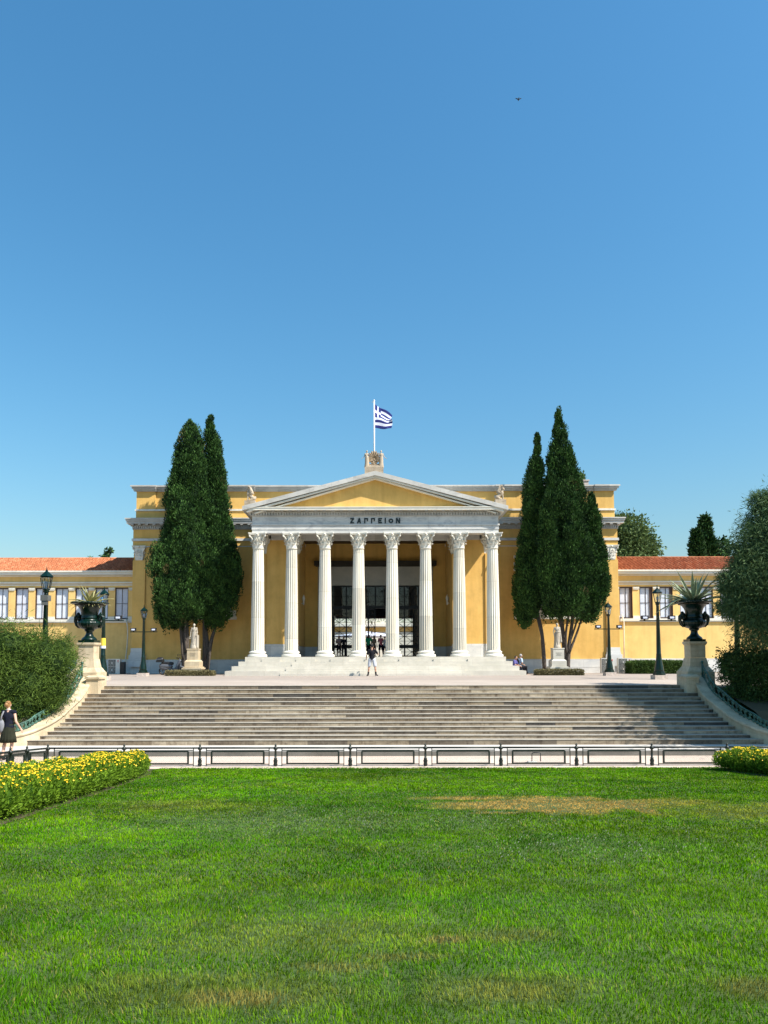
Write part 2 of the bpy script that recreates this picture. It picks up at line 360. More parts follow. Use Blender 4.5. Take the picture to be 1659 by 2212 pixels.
# ---- columns
def shaft_mb():
    b = MB(); H0 = .36; H1 = zct-ZS-.95; nfl = 20; per = 6; n = nfl*per; prof = []
    for j in range(13):
        t = j/12; r = .405-.085*t**1.6; prof.append((r, H0+(H1-H0)*t))
    def mod(a, z):
        if z < H0+.02 or z > H1-.02: return 1
        return 1-.115*abs(math.sin(a*nfl/2))**.8
    pr = [(prof[0][0], H0), (prof[0][0], H0+.03)]+[(r, z) for r, z in prof[1:-1]]+[(prof[-1][0], H1-.03), (prof[-1][0], H1)]
    b.lathe(pr, n=n, mod=mod, smooth=False); return b
def colbase_mb():
    b = MB(); pr = [(.575, 0), (.585, .03), (.575, .12), (.55, .14), (.50, .155), (.465, .185), (.465, .21), (.50, .235), (.515, .26), (.505, .30), (.46, .325), (.43, .34), (.42, .36)]
    b.lathe(pr, n=40); return b
def leaf_strip(b, a, r0, z0, h, w, curl, cup=.03):
    ca, sa = math.cos(a), math.sin(a); vs = []; K = 6
    for i in range(K+1):
        t = i/K; r = r0+.03+(t**2)*.10+(curl*max(0, t-.72)/.28*.5 if t > .72 else 0); z = z0+h*(t if t < .85 else .85-(t-.85)*.6)
        ww = w*(1-.15*t if t < .7 else .9-(t-.7)*2.0)*(1+.12*math.sin(t*14))
        for sgn in (-1, -.5, 0, .5, 1):
            rr = r-abs(sgn)*cup+(.02 if sgn == 0 else 0); x, y = rr, sgn*ww/2
            vs.append((x*ca-y*sa, x*sa+y*ca, z+abs(sgn)*-.02*t))
    nfr = len(vs)
    vs += [(x*.94, y*.94, z) for x, y, z in vs]
    fs = [(i*5+j, i*5+j+1, (i+1)*5+j+1, (i+1)*5+j) for i in range(K) for j in range(4)]
    b.add(vs, fs+[tuple(nfr+q for q in reversed(f)) for f in fs]+[(K*5+j, K*5+j+1, nfr+K*5+j+1, nfr+K*5+j) for j in range(4)], 0, True)
def capital_mb(anta=False):
    b = MB(); h = .95
    if not anta:
        b.lathe([(.325, 0), (.35, .02), (.35, .05), (.32, .06), (.32, .3), (.34, .55), (.40, .75), (.46, .84)], n=24)
    else: b.frustum(0, 0, 0, .84, .27, .27, .36, .36)
    r0 = .30
    for k in range(8):
        a = k*pi/4+pi/8; leaf_strip(b, a, r0, .07, .30, .25, .12)
        leaf_strip(b, a+pi/8, r0, .10, .52, .24, .16)
    # corner volutes and inner helices
    for k in range(4):
        a = pi/4+k*pi/2; ca, sa = math.cos(a), math.sin(a)
        pts = []
        for i in range(16):
            t = i/15
            if t < .45: u = t/.45; pts.append((r0+.08+.26*u, .50+.30*u))
            else: u = (t-.45)/.55; th = pi*.75-u*2.3*pi; rad = .085*(1-u*.7); pts.append((r0+.31+rad*math.cos(th), .755+rad*math.sin(th)))
        b.tube([(r*ca, r*sa, z) for r, z in pts], [.045]*7+[.035]*9, 6)
        b.ball((.63*ca*1.0, .63*sa, .755), .05, 8, 5)
        for sg in (-1, 1):
            aa = a+pi/4; ca2, sa2 = math.cos(aa), math.sin(aa); pts = []
            for i in range(12):
                t = i/11; th = -pi/2*1+t*2.2*pi; rad = .075*(1-t*.6)
                x = .40; y = sg*(.09+rad*math.cos(th)*.9); z = .62+rad*math.sin(th)
                if i == 0: y, z = sg*.20, .40
                pts.append((x*ca2-y*sa2, x*sa2+y*ca2, z))
            b.tube(pts, .024, 5)
    # abacus with concave sides
    pts = []
    for k in range(4):
        for i in range(7):
            t = (i/6-.5)*.92; a = k*pi/2; w = .53; y = t*2*w; x = w-.09*(1-(t/.46)**2)
            pts.append((x*math.cos(a)-y*math.sin(a), x*math.sin(a)+y*math.cos(a)))
    b.prism(pts, .84, .90, axis='z'); b.prism([(x*1.05, y*1.05) for x, y in pts], .902, .95, axis='z')
    for k in range(4):
        a = k*pi/2; b.ball((.49*math.cos(a), .49*math.sin(a), .86), (.07, .07, .06), 8, 6)
    return b
col0 = shaft_mb().build('column', COLM, BLD, world=False); col0.location = (0, 0, 0)
cb0 = colbase_mb().build('column_base', MARB, col0, world=False)
cc0 = capital_mb().build('capital', MARB, col0, world=False); cc0.location = (0, 0, zct-ZS-.95)
O = Vector(ORG[BLD.name])
colspots = [(-7.09+2.026*i, YC) for i in range(8)]
for i, (x, y) in enumerate(colspots):
    c = col0 if i == 0 else copy_tree(col0, BLD)
    c.location = Vector((x, y, ZS))-O; c.rotation_euler.z = R((i*37) % 18)*0
# antae
def anta(x0, x1, y0, y1):
    b = MB(); b.box(x0, x1, y0, y1, ZS+.80, zct-.95)
    o = b.build('pilaster', OCHRE, BLD)
    b = MB(); b.box(x0-.02, x1+.02, y0-.02, y1, ZS, ZS+.12); b.box(x0-.005, x1+.005, y0-.005, y1, ZS+.12, ZS+.80)
    b.build('pilaster_foot', DADO, o)
    c = capital_mb(True); k = MB(); k.v = [(v[0]*1.0+(x0+x1)/2, v[1]*.55+y0+.25, v[2]+zct-.95) for v in c.v]; k.f, k.m, k.sm = c.f, c.m, c.sm
    k.build('capital', MARB, o); return o
for sx in (-1, 1):
    for xa, xb in ((6.93, 7.41), (4.86, 5.34)):
        lo, hi = sorted((sx*xa, sx*xb)); anta(lo, hi, YA, YA+.5)
# front wall pieces between antae, side walls of the portico and deep vestibule
w = MB(); d = MB()
ZW = ZS+7.38; ZC = zf(1174.6, YV)
for sx in (-1, 1):
    def bx(m, a, b, y0, y1, z0, z1):
        lo, hi = sorted((sx*a, sx*b)); m.box(lo, hi, y0, y1, z0, z1)
    bx(w, 5.3, 6.97, YA+.10, YA+.4, ZS+.80, ZW); bx(d, 5.3, 6.97, YA+.09, YA+.4, ZS, ZS+.80)
    bx(w, 6.96, 7.36, YA+.45, YW-.01, ZS+.80, ZW); bx(d, 6.96, 7.37, YA+.45, YW-.01, ZS-.0, ZS+.80)
    bx(w, 4.96, 5.30, YA+.45, YV, ZS+.70, ZC-.003); bx(d, 4.95, 5.30, YA+.45, YV, ZS, ZS+.70)
    bx(w, 4.05, 4.955, YV, YV+.4, ZS+.70, ZC+.3); bx(d, 4.05, 4.945, YV-.01, YV+.4, ZS, ZS+.70)
zl0 = zf(1264.8, YV); zl1 = zf(1222.5, YV); zl2 = zf(1213.5, YV)
w.box(-4.05, 4.05, YV, YV+.4, zl2+.02, ZC+.3)
w.build('portico_wall', OCHRE, BLD); split_x(d, 'dado', DADO, BLD)
# door surround
b = MB(); b.box(-4.05, -3.08, YV-.06, YV+.38, ZS, zl1); b.box(3.08, 4.05, YV-.06, YV+.38, ZS, zl1)
b.box(-3.08, 3.08, YV-.06, YV+.38, zl0, zl1); b.box(-3.25, 3.25, YV-.10, YV-.06, zl0, zf(1257, YV)); b.box(-3.5, 3.5, YV-.09, YV-.06, zf(1241, YV), zf(1237, YV))
b.build('door_surround', DOORM, BLD)
b = MB(); b.box(-4.3, 4.3, YV-.45, YV-.001, zl1+.003, zl2+.018); b.box(-4.2, 4.2, YV-.3, YV-.001, zl1-.06, zl1)
b.build('door_cornice', simple('dark_timber', (.03, .025, .018)), BLD)
# ceiling + inner beams
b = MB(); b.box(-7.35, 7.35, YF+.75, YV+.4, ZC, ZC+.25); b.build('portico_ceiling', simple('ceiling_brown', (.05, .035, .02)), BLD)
b = MB(); b.box(-6.6, 6.6, YA, YA+.42, ZW+.002, ZC-.003); b.box(-6.6, 6.6, YA-.03, YA+.45, ZC-.18, ZC-.004)
for x in [-6.1+2.026*i for i in range(7)]: b.box(x-.15+.0, x+.15, YF+.8, YA-.04, ZC-.22, ZC-.002)
b.build('ceiling_beam', DADO, BLD)
# ---- door grille
def grille(x0, x1, zz0, zz1, rows, fr=.07):
    b = MB(); y = YV+.12
    b.box(x0, x0+fr, y-.04, y+.04, zz0, zz1); b.box(x1-fr, x1, y-.04, y+.04, zz0, zz1)
    xm = (x0+x1)/2; b.box(xm-.05, xm+.05, y-.03, y+.03, zz0, zz1)
    for z in (zz0, zz1-fr): b.box(x0+fr, x1-fr, y-.035, y+.035, z, z+fr)
    nz = rows; hz = (zz1-zz0)/nz
    for sx0, sx1 in ((x0+fr, xm-.05), (xm+.05, x1-fr)):
        for j in range(nz):
            a, c = zz0+j*hz, zz0+(j+1)*hz; q = (sx0+sx1)/2; zc_ = (a+c)/2
            b.bar((sx0, y, a), (sx1, y, c), .032); b.bar((sx0, y, c), (sx1, y, a), .032)
            b.bar((sx0, y, zc_), (sx1, y, zc_), .028); b.bar((q, y, a), (q, y, c), .028); b.ball((q, y, zc_), .05, 8, 5)
            b.bar((sx0, y-.0, c), (sx1, y, c), .035)
    return b
zt1 = zf(1312, YV); zb1 = zf(1397, YV)
DOOR = None
for i, (x0, x1) in enumerate(((-3.08, -1.02), (-1.0, 1.0), (1.02, 3.08))):
    b = grille(x0, x1, zt1+.05, zl0-.02, 2)
    b.box(x0, x1, YV+.07, YV+.17, zt1-.06, zt1+.05)
    if i != 1: 
        q = grille(x0, x1, zb1+.06, zt1-.06, 4); b.add(q.v, q.f); b.box(x0, x1, YV+.07, YV+.17, zb1-.04, zb1+.06)
        q = grille(x0, x1, ZS+.005, zb1-.04, 1); b.add(q.v, q.f)
    else:
        q = grille(x0, x0+1.0, ZS+.005, zt1-.06, 5); b.add(q.v, q.f)
    o = b.build('door', BRONZE, BLD)
    g = MB(); g.box(x0+.03, x1-.03, YV+.155, YV+.165, zt1+.05, zl0-.05)
    if i != 1: g.box(x0+.03, x1-.03, YV+.155, YV+.165, ZS+.05, zt1-.06)
    g.build('door_glass', GLASS, o)
# opened dark leaf at the right of the middle and the right jamb
b = MB(); b.box(.98, 1.05, YV+.2, YV+1.1, ZS+.005, zt1-.03); b.box(2.62, 3.05, YV+.22, YV+.30, ZS+.005, zl0-.05); b.build('open_door_leaf', BRONZE, BLD)
# ---- hall behind the door (seen through the grille) and courtyard beyond
ZB = zf(1050, 49.0)-.6
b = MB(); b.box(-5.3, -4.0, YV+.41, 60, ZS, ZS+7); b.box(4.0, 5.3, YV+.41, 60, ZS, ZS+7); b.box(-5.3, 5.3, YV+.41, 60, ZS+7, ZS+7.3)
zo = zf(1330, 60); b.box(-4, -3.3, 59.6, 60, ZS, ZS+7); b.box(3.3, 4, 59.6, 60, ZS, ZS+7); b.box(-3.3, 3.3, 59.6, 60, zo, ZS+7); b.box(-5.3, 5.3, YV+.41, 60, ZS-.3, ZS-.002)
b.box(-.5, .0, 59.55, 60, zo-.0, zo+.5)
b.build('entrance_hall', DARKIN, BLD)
b = MB(); b.box(-3.29, 3.29, 60.2, 60.5, zf(1336, 60.2), zf(1318, 60.2)); b.build('awning', simple('dark_red', (.12, .01, .02)), BLD)
# ---- entablature
b = MB()
def ring(z0, z1, o, m=0, back=YW):       # front beam and two returns
    b.box(-HW-o, HW+o, YF-o, YF+.75, z0, z1, m)
    for sx in (-1, 1):
        lo, hi = sorted((sx*(HW+o), sx*(HW-.70))); b.box(lo, hi, YF+.75, back-.002, z0, z1, m)
hA = ztn-zah
ring(zah, zah+hA*.42, 0); ring(zah+hA*.42+.001, zah+hA*.88, .025); ring(zah+hA*.88+.001, ztn+.03, .07)
b.build('architrave', MARBG, BLD)
b = MB(); ring(ztn+.031, zfr-.0, .0); b.build('frieze', MARBG, BLD)
b = MB(); ring(zfr+.001, zfr+.05, .06)
zd = zf(1108, YF)
x = -HW-.12
dd = b
for i in range(93):
    xx = -HW-.10+i*(2*HW+.2)/92; dd.box(xx-.045, xx+.045, YF-.14, YF-.0, zfr+.052, zd)
for sx in (-1, 1):
    for i in range(28):
        yy = YF+.05+i*.16
        if yy < YW-.3: lo, hi = sorted((sx*HW, sx*(HW+.14))); dd.box(lo, hi, yy-.045, yy+.045, zfr+.052, zd)
ring(zfr+.051, zd-.001, .02)
zm = zcr-.003
ring(zd, zd+.03, .16); ring(zd+.031, zm, .10)
for i in range(31):
    xx = -HW-.22+i*(2*HW+.44)/30; dd.box(xx-.09, xx+.09, YF-.38, YF-.10, zd+.06, zm)
for sx in (-1, 1):
    for i in range(9):
        yy = YF+.3+i*.5; lo, hi = sorted((sx*(HW+.1), sx*(HW+.38))); dd.box(lo, hi, yy-.09, yy+.09, zd+.06, zm)
b.build('dentil_band', WEATH, BLD)
b = MB(); E = HW+.45
b.box(-E, E, 43.66, YW-.003, zcr, zco-.05); b.box(-E-.03, E+.03, 43.63, YW-.003, zco-.05, zco)
b.build('portico_cornice', MARB, BLD)
# ---- pediment
zap = zf(1017, 43.6); zba = zf(1092.5, 43.6); XE = 7.93
def rake(m, y0, y1, top, th, xe, zb=zba, za=zap):
    sl = (za-zb)/xe
    for sx in (-1, 1):
        P = [(0, za-top), (sx*xe, zb-top), (sx*xe, zb-top-th), (0, za-top-th)]
        if sx > 0: P = P[::-1]
        m.prism(P, y0, y1)
b = MB(); rake(b, 43.60, YW-.02, 0, .26, XE); b.build('pediment_sima', WEATH, BLD)
b = MB(); rake(b, 43.68, YW-.03, .262, .10, XE-.25); rake(b, 43.80, 44.3, .364, .07, XE-.7); b.build('raking_cornice', MARB, BLD)
b = MB(); zt = zap-.40; b.prism([(-XE+1.0, zco+.001), (XE-1.0, zco+.001), (0, zt)], 44.10, 44.30); b.build('tympanum', OCHRE, BLD)
b = MB(); b.prism([(-XE+.2, zco+.002), (XE-.2, zco+.002), (0, zap-.30)], 44.31, YW-.05); b.build('pediment_gable', OCHRE, BLD)
# ---- inscription
b = MB(); LS = (11/13.82, )
def L(px): return at(px, 1129, YF).x
zl_b, zl_t = zf(1130.6, YF), zf(1119.2, YF); H = zl_t-zl_b; T = .075; y0, y1 = YF-.045, YF-.0005
def lx(zx, second=False): return at(((1460 if second else 940)+zx/2.765)*.5486, 1125, YF).x
def seg(p, q, t=T, i=[0]): 
    i[0] += 1; e = .001*i[0]*.12; p = Vector((p[0], 0, p[1])); q = Vector((q[0], 0, q[1])); d = (q-p).normalized(); n_ = Vector((-d.z, 0, d.x))*t/2
    P = [p-n_, q-n_, q+n_, p+n_]; b.prism([(v.x, v.z) for v in P], y0-e, y1)
def vert(x, za=zl_b, zb_=zl_t): seg((x, za), (x, zb_))
def hor(xa, xb, z): seg((xa, z), (xb, z))
b = MB(); a, c = lx(1215), lx(1257); hor(a, c, zl_t-T/2); hor(a, c, zl_b+T/2); seg((a+.04, zl_b+T*.8), (c-.04, zl_t-T*.8)); b.build('letter', LETTER, BLD)
b = MB(); a, c = lx(1290), lx(1333); m_ = (a+c)/2+.02; seg((a+.03, zl_b), (m_, zl_t)); seg((m_, zl_t), (c-.03, zl_b)); hor(a+.09, c-.08, zl_b+H*.33); b.build('letter', LETTER, BLD)
for a, c in ((lx(1367), lx(1410)), (lx(1442), lx(1485))):
    b = MB(); vert(a+T/2); hor(a+T, c, zl_t-T/2); vert(c-T/2, zl_b+H*.42, zl_t-T); b.build('letter', LETTER, BLD)
b = MB(); a, c = lx(1520), lx(1562); vert(a+T/2); [hor(a+T, c-(.04 if k == 1 else 0), z) for k, z in enumerate((zl_t-T/2, (zl_t+zl_b)/2, zl_b+T/2))]; b.build('letter', LETTER, BLD)
b = MB(); a = lx(1598); vert(a); b.build('letter', LETTER, BLD)
a, c = lx(195, 1), lx(248, 1); cx_ = (a+c)/2; rz_ = H*.42; cz_ = (zl_b+zl_t)/2-.01
b = MB()
for k in range(16):
    t0, t1 = 2*pi*k/16, 2*pi*(k+1.15)/16; rx_ = (c-a)/2-T/2; rr = rz_-T/2
    seg((cx_+rx_*math.cos(t0), cz_+rr*math.sin(t0)), (cx_+rx_*math.cos(t1), cz_+rr*math.sin(t1)))
b.build('letter', LETTER, BLD)
b = MB(); a, c = lx(275, 1), lx(322, 1); vert(a+T/2); vert(c-T/2); seg((a+T*.7, zl_t-.01), (c-T*.7, zl_b+.01)); b.build('letter', LETTER, BLD)

# ---- main block walls
XW = 16.1; b = MB(); zbase = 2.62
zat = zf(1049.7, 48.9); 
ztopw = zf(1118, 48.56)
for sx in (-1, 1):
    lo, hi = sorted((sx*7.30, sx*XW)); b.box(lo, hi, YW, YW+.5, zbase, ztopw-.02)
    lo, hi = sorted((sx*(XW-.5), sx*XW)); b.box(lo, hi, YW+.5, 62, zbase, ztopw-.02)
    lo, hi = sorted((sx*5.31, sx*(XW-.01))); b.box(lo, hi, 61.5, 62, zbase, ztopw-.02)
b.box(-7.30, 7.30, YW+.01, YW+.3, ZC+.26, ztopw-.02)
b.build('main_wall', OCHRE, BLD)
b = MB()
for sx in (-1, 1):
    lo, hi = sorted((sx*7.9, sx*(XW+.06))); b.box(lo, hi, YW-.08, YW-.003, ZG-.2, 2.26)
    b.box(lo, hi, YW-.06, YW-.003, 2.265, zbase+.14); b.box(lo, hi, YW-.09, YW-.003, 2.225, 2.275)
    lo, hi = sorted((sx*(XW-.01), sx*(XW+.06))); b.box(lo, hi, YW-.003, 61.9, ZG-.2, zbase+.14)
split_x(b, 'base_course', DADO, BLD)
# corner pilasters
zp0, zp1, zp2 = zf(1409, YW), zf(1210, YW), zf(1178.7, YW)
for sx in (-1, 1):
    x0, x1 = sorted((sx*(XW-.80), sx*(XW+.03)))
    b = MB(); b.box(x0, x1, YW-.12, YW-.001, zp0, zp1); o = b.build('pilaster', OCHRE, BLD)
    b = MB(); b.box(x0-.05, x1+.05, YW-.20, YW-.13+.12, zp0-.16, zp0); b.box(x0-.02, x1+.02, YW-.15, YW-.002, zp0+.001, zp0+.30); b.box(x0-.12, x1+.12, YW-.26, YW-.01, 2.285, zp0-.161); b.build('pilaster_foot', DADO, o)
    c = capital_mb(True); k = MB(); hh = (zp2-zp1)/.95; k.v = [(v[0]*.84+(x0+x1)/2, v[1]*.45+YW-.02, v[2]*hh+zp1) for v in c.v]; k.f, k.m, k.sm = c.f, c.m, c.sm
    k.build('capital', MARB, o)
# main entablature
b = MB(); m2 = MB(); zq = lambda py: zf(py, YW)
def mring(m, z0, z1, o, y_in=YW+.02):
    for sx in (-1, 1):
        lo, hi = sorted((sx*(7.0), sx*(XW+o))); m.box(lo, hi, YW-o, y_in, z0, z1)
        lo, hi = sorted((sx*(XW-.02), sx*(XW+o))); m.box(lo, hi, y_in, 62, z0, z1)
mring(b, zp2, zq(1168.5), .06); split_x(b, 'main_architrave', OCHRE, BLD)
b = MB(); mring(b, zq(1168.3), zq(1163), .13); mring(b, zp2-.07, zp2-.002, .03); split_x(b, 'string_course', MARBG, BLD)
b = MB(); mring(b, zq(1162.8), zq(1143.5), .05); split_x(b, 'main_frieze', OCHRE, BLD)
b = MB(); zz = zq(1143.3); ze = zq(1136.5); zmt = zf(1130, YW-.4)
mring(b, zz, zz+.05, .10); mring(b, zz+.051, ze, .06); mring(b, ze+.001, ze+.03, .20); mring(b, ze+.031, zmt-.002, .12)
for sx in (-1, 1):
    for i in range(62):
        xx = 7.3+i*.145
        if xx < XW+.1: lo, hi = sorted((sx*(xx-.045), sx*(xx+.045))); b.box(lo, hi, YW-.17, YW-.06, zz+.055, ze)
    for i in range(19):
        xx = 7.9+i*.485
        if xx < XW+.35: lo, hi = sorted((sx*(xx-.09), sx*(xx+.09))); b.box(lo, hi, YW-.38, YW-.12, ze+.05, zmt-.002)
split_x(b, 'main_dentil_band', WEATH, BLD)
b = MB(); zc2 = zf(1117.8, YW-.45)
mring(b, zmt, zmt+(zc2-zmt)*.45, .40); mring(b, zmt+(zc2-zmt)*.45+.001, zmt+(zc2-zmt)*.8, .45); mring(b, zmt+(zc2-zmt)*.8+.001, zc2, .50, YW+.05)
split_x(b, 'main_cornice', WEATH, BLD)
# attic
YT = YW+.05; XT = 15.95; q = lambda py: zf(py, YT); b = MB()
b.box(-XT, XT, YT, YT+.4, zc2-.3, q(1062)); b.box(-XT, -XT+.4, YT+.4, 61, zc2-.3, q(1062)); b.box(XT-.4, XT, YT+.4, 61, zc2-.3, q(1062))
b.box(-XT-.06, XT+.06, YT-.06, YT-.001, zc2-.2, q(1103.9))
for x0, x1 in ((-XT-.03, -14.7), (14.7, XT+.03), (-9.9, -8.1), (8.1, 9.9)): b.box(x0, x1, YT-.09, YT-.001, q(1099.5), q(1062))
b.build('attic_wall', OCHRE, BLD)
b = MB(); b.box(-XT-.12, XT+.12, YT-.13, YT-.003, q(1103.7), q(1099.7)); b.build('attic_band', MARB, BLD)
b = MB()
for o, a_, c_ in ((.10, 1061.8, 1060), (.14, 1059.9, 1057), (.22, 1056.9, 1053), (.30, 1052.9, 1049.8)):
    b.box(-XT-o, XT+o, YT-o, YT+.3, q(a_), q(c_)); 
    for x0, x1 in ((-XT-o-.08, -14.62), (14.62, XT+o+.08), (-9.98, -8.02), (8.02, 9.98)): b.box(x0, x1, YT-o-.09, YT-o-.0005, q(a_)+.001, q(c_)-.001)
    for sx in (-1, 1): lo, hi = sorted((sx*(XT-.1), sx*(XT+o))); b.box(lo, hi, YT+.3, 61, q(a_), q(c_))
b.build('attic_cornice', WEATH, BLD)
b = MB(); b.box(-XT+.3, XT-.3, YT+.3, 61.6, zc2+.2, zc2+.4); b.build('roof_slab', KERB, BLD)
# main block windows behind the cypresses
zs0, zs1 = zf(1338, YW), zf(1332, YW)
for sx in (-1, 1):
    xa, xb = 9.2, 13.6
    lo, hi = sorted((sx*xa, sx*xb))
    b = MB(); b.box(lo, hi, YW-.14, YW-.001, zs0, zs1+.001); b.box(lo+.05, hi-.05, YW-.09, YW-.001, zs1, zs1+.42); b.build('window_sill', MARB, BLD)
    for p0, p1, o in ((1207, 1201, .22), (1222, 1216, .10), (1234, 1229, .10)): b = MB(); b.box(lo, hi, YW-o, YW-.001, zf(p0, YW), zf(p1, YW)); b.build('window_hood', MARB, BLD)
    for k in range(3):
        c = lo+.85+k*1.35; z0 = zs1+.43; z1 = zf(1236, YW)
        b = MB(); b.box(c-.5, c-.44, YW-.05, YW-.001, z0, z1); b.box(c+.44, c+.5, YW-.05, YW-.001, z0, z1); b.box(c-.44, c+.44, YW-.05, YW-.001, z1-.06, z1)
        o = b.build('window', BRONZEW, BLD)
        b = MB(); b.box(c-.44, c+.44, YW-.02, YW-.002, z0, z1-.06); b.build('curtain', CURT2, o)
# ---- wings
zr = lambda py: zf(py, YG)
zh, zb_, zsl = zr(1268), zr(1335.8), zr(1341.6)
XO = 40.0
for sx, px0, pitch in ((-1, (832+742)/2*.33068, -43.3), (1, 1069.8+(760+845)/2*.35514, 43.7)):
    xs = [xf(px0+pitch*i, YG) for i in range(14)]; hwn = .46
    lo, hi = sorted((sx*(XW+.07), sx*XO)); b = MB()
    b.box(lo, hi, YG, YG+.3, zbase, zsl-.001); b.box(lo, hi, YG, YG+.3, zh, zr(1243))
    ed = sorted([lo]+[x+s_*hwn for x in xs for s_ in (-1, 1)]+[hi])
    for i in range(0, len(ed), 2):
        b.box(ed[i], ed[i+1], YG, YG+.3, zsl, zh-.001)
    b.box(lo, hi, YG+.5, YG+6, 2.5, zr(1236)-.3)
    b.build('wing_wall', WING, BLD)
    b = MB(); b.box(lo, hi, YG-.05, YG-.001, ZG-.2, zr(1432.5)); b.box(lo, hi, YG-.03, YG-.001, zr(1432.4), zr(1423.5)); b.build('wing_base', DADO, BLD)
    b = MB(); b.box(lo, hi, YG-.14, YG-.001, zsl-.02, zr(1337)); b.box(lo, hi, YG-.09, YG-.001, zsl-.09, zsl-.021)
    b.box(lo, hi, YG-.08, YG-.001, zr(1259.6), zr(1256)); b.box(lo, hi, YG-.035, YG-.001, zr(1264), zr(1261.5))
    b.box(lo, hi, YG-.45, YG+.2, zr(1241.6), zr(1236.5)); b.box(lo, hi, YG-.52, YG+.2, zr(1236.4), zr(1233.2)); b.box(lo, hi, YG-.12, YG-.001, zr(1245), zr(1241.9))
    for i in range(len(ed)//2):
        x0, x1 = ed[2*i], ed[2*i+1]
        if x1-x0 > 1.5: continue
        b.box(x0+.02, x1-.02, YG-.07, YG-.001, zh-.15, zh-.02); b.box(x0+.05, x1-.05, YG-.05, YG-.001, zh-.22, zh-.16); b.box(x0+.01, x1-.01, YG-.07, YG-.001, zr(1336.9), zr(1331))
    b.build('wing_moulding', MARB, BLD)
    for j, x in enumerate(xs):
        b = MB(); f_ = .045; 
        b.box(x-hwn, x-hwn+f_, YG+.02, YG+.14, zb_, zh); b.box(x+hwn-f_, x+hwn, YG+.02, YG+.14, zb_, zh); b.box(x-hwn+f_, x+hwn-f_, YG+.02, YG+.14, zh-.09, zh); b.box(x-hwn+f_, x+hwn-f_, YG+.02, YG+.14, zb_, zb_+.05)
        b.box(x-.012, x+.012, YG+.095, YG+.12, zb_+.05, zh-.09); zmid = (zb_+zh)/2-.03; b.box(x-hwn+f_, x+hwn-f_, YG+.095, YG+.118, zmid-.012, zmid+.012)
        if sx > 0 and j < 3: b.box(x+hwn-.20, x+hwn-f_-.001, YG+.06, YG+.12, zb_+.051, zh-.091)
        o = b.build('window', BRONZEW, BLD)
        c = MB(); nn = 16
        for s_ in (-1, 1):
            vs = [(x+s_*(.015+(hwn-f_-.02)*i/nn), YG+.135+.010*math.sin(i*2.2+j), z) for z in (zb_+.03, zh-.05) for i in range(nn+1)]
            c.add(vs, [(i, i+1, nn+2+i, nn+1+i) for i in range(nn)], 0, True)
        c.build('curtain', CURT if j % 5 else CURT2, o)
    # tiled roof
    y0, y1 = YG-.50, 54.6; z0, z1 = zf(1232.4, y0), zf(1206, 54.6); nrow = 15; per = 8; pitch_t = .27
    nx = int((hi-lo)/pitch_t)*per; X = np.linspace(lo, hi, nx+1); ph = (X-lo)/pitch_t*2*pi
    prof = np.where(np.cos(ph) > -.2, .075*np.cos(ph), -.05)
    V = []; Fc = []
    for r in range(nrow):
        for e, (t, lift) in enumerate(((r/nrow, .035), ((r+1)/nrow+.004, .0))):
            jit = np.array([.006*math.sin(r*7.1+int(p/(2*pi))*3.7) for p in ph])
            V += [(a_, y0+(y1-y0)*t, z0+(z1-z0)*t+p_+lift+q_) for a_, p_, q_ in zip(X, prof, jit)]
    n1 = nx+1
    for r in range(2*nrow-1): Fc += [(r*n1+i, r*n1+i+1, (r+1)*n1+i+1, (r+1)*n1+i) for i in range(nx)]
    V += [(a_, y0, z0-.02) for a_ in X]; Lb = 2*nrow*n1; Fc += [(Lb+i, Lb+i+1, i+1, i) for i in range(nx)]
    b = MB(); b.add(V, Fc); b.box(lo, hi, y0+.1, y0+.4, z0-.12, z0-.03)
    b.tube([(lo, y1, z1+.0), (hi, y1, z1+.0)], .10, 8); b.box(lo, hi, y1, y1+.3, 3, z1-.05); b.build('tiled_roof', TILE, BLD)
# drain hoses, camera, sconces
def hose(pts, lab):
    b = MB(); b.tube(pts, .045, 8); return tag(b.build('drain_hose', HOSE), lab, 'hose', 'white drain hoses on the walls')
hose([at(272.5, 1336, YG-.18), at(275, 1350, 51.1), at(276, 1366, 51.0), at(274.5, 1395, 50.9), at(271, 1425, 50.8), at(269.5, 1450, 50.8)], 'pale drain hose hanging from the window nearest the left corner of the palace')
hose([at(1344, 1328, YG-.18), at(1347.5, 1345, 51.1), at(1347.7, 1380, 51.1), at(1348, 1424, 51.1)], 'white drain hose hanging from the first window of the right wing')
for px, lab in ((541, 'small dark security camera on the wall left of the portico'), (1086.5, 'small white security camera on the right flank of the portico')):
    p = at(px, 1199, 46.2); sx = -1 if p.x < 0 else 1; p.x = sx*(7.41+.22)
    t = thing('security_camera', lab, 'camera', p); 
    b = MB(); b.cap(p+Vector((0, -.18, 0)), p+Vector((0, .12, .03)), .07, .07); b.build('camera_body', ACW if sx > 0 else BLACK, t)
    b = MB(); b.tube([p, (sx*7.35, p.y+.3, p.z+.02)], .03, 6); b.build('bracket', BLACK, t)
for sx, lab in ((-1, 'pale torch-shaped wall lamp on the dark wall left of the doors'), (1, 'pale torch-shaped wall lamp on the dark wall right of the doors')):
    p = Vector((sx*4.82, 49.5, zf(1299, 49.5))); t = thing('wall_lamp', lab, 'lamp', p, group='torch lamps beside the doors')
    b = MB(); b.lathe([(.02, p.z-.25), (.05, p.z-.2), (.06, p.z), (.11, p.z+.22), (.06, p.z+.34), (.01, p.z+.46)], p.x, p.y, 12); b.build('lamp_shade', MARB, t)
    b = MB(); b.tube([(p.x, p.y, p.z-.1), (sx*5.0, p.y, p.z-.15)], .025, 6); b.build('bracket', MARB, t)
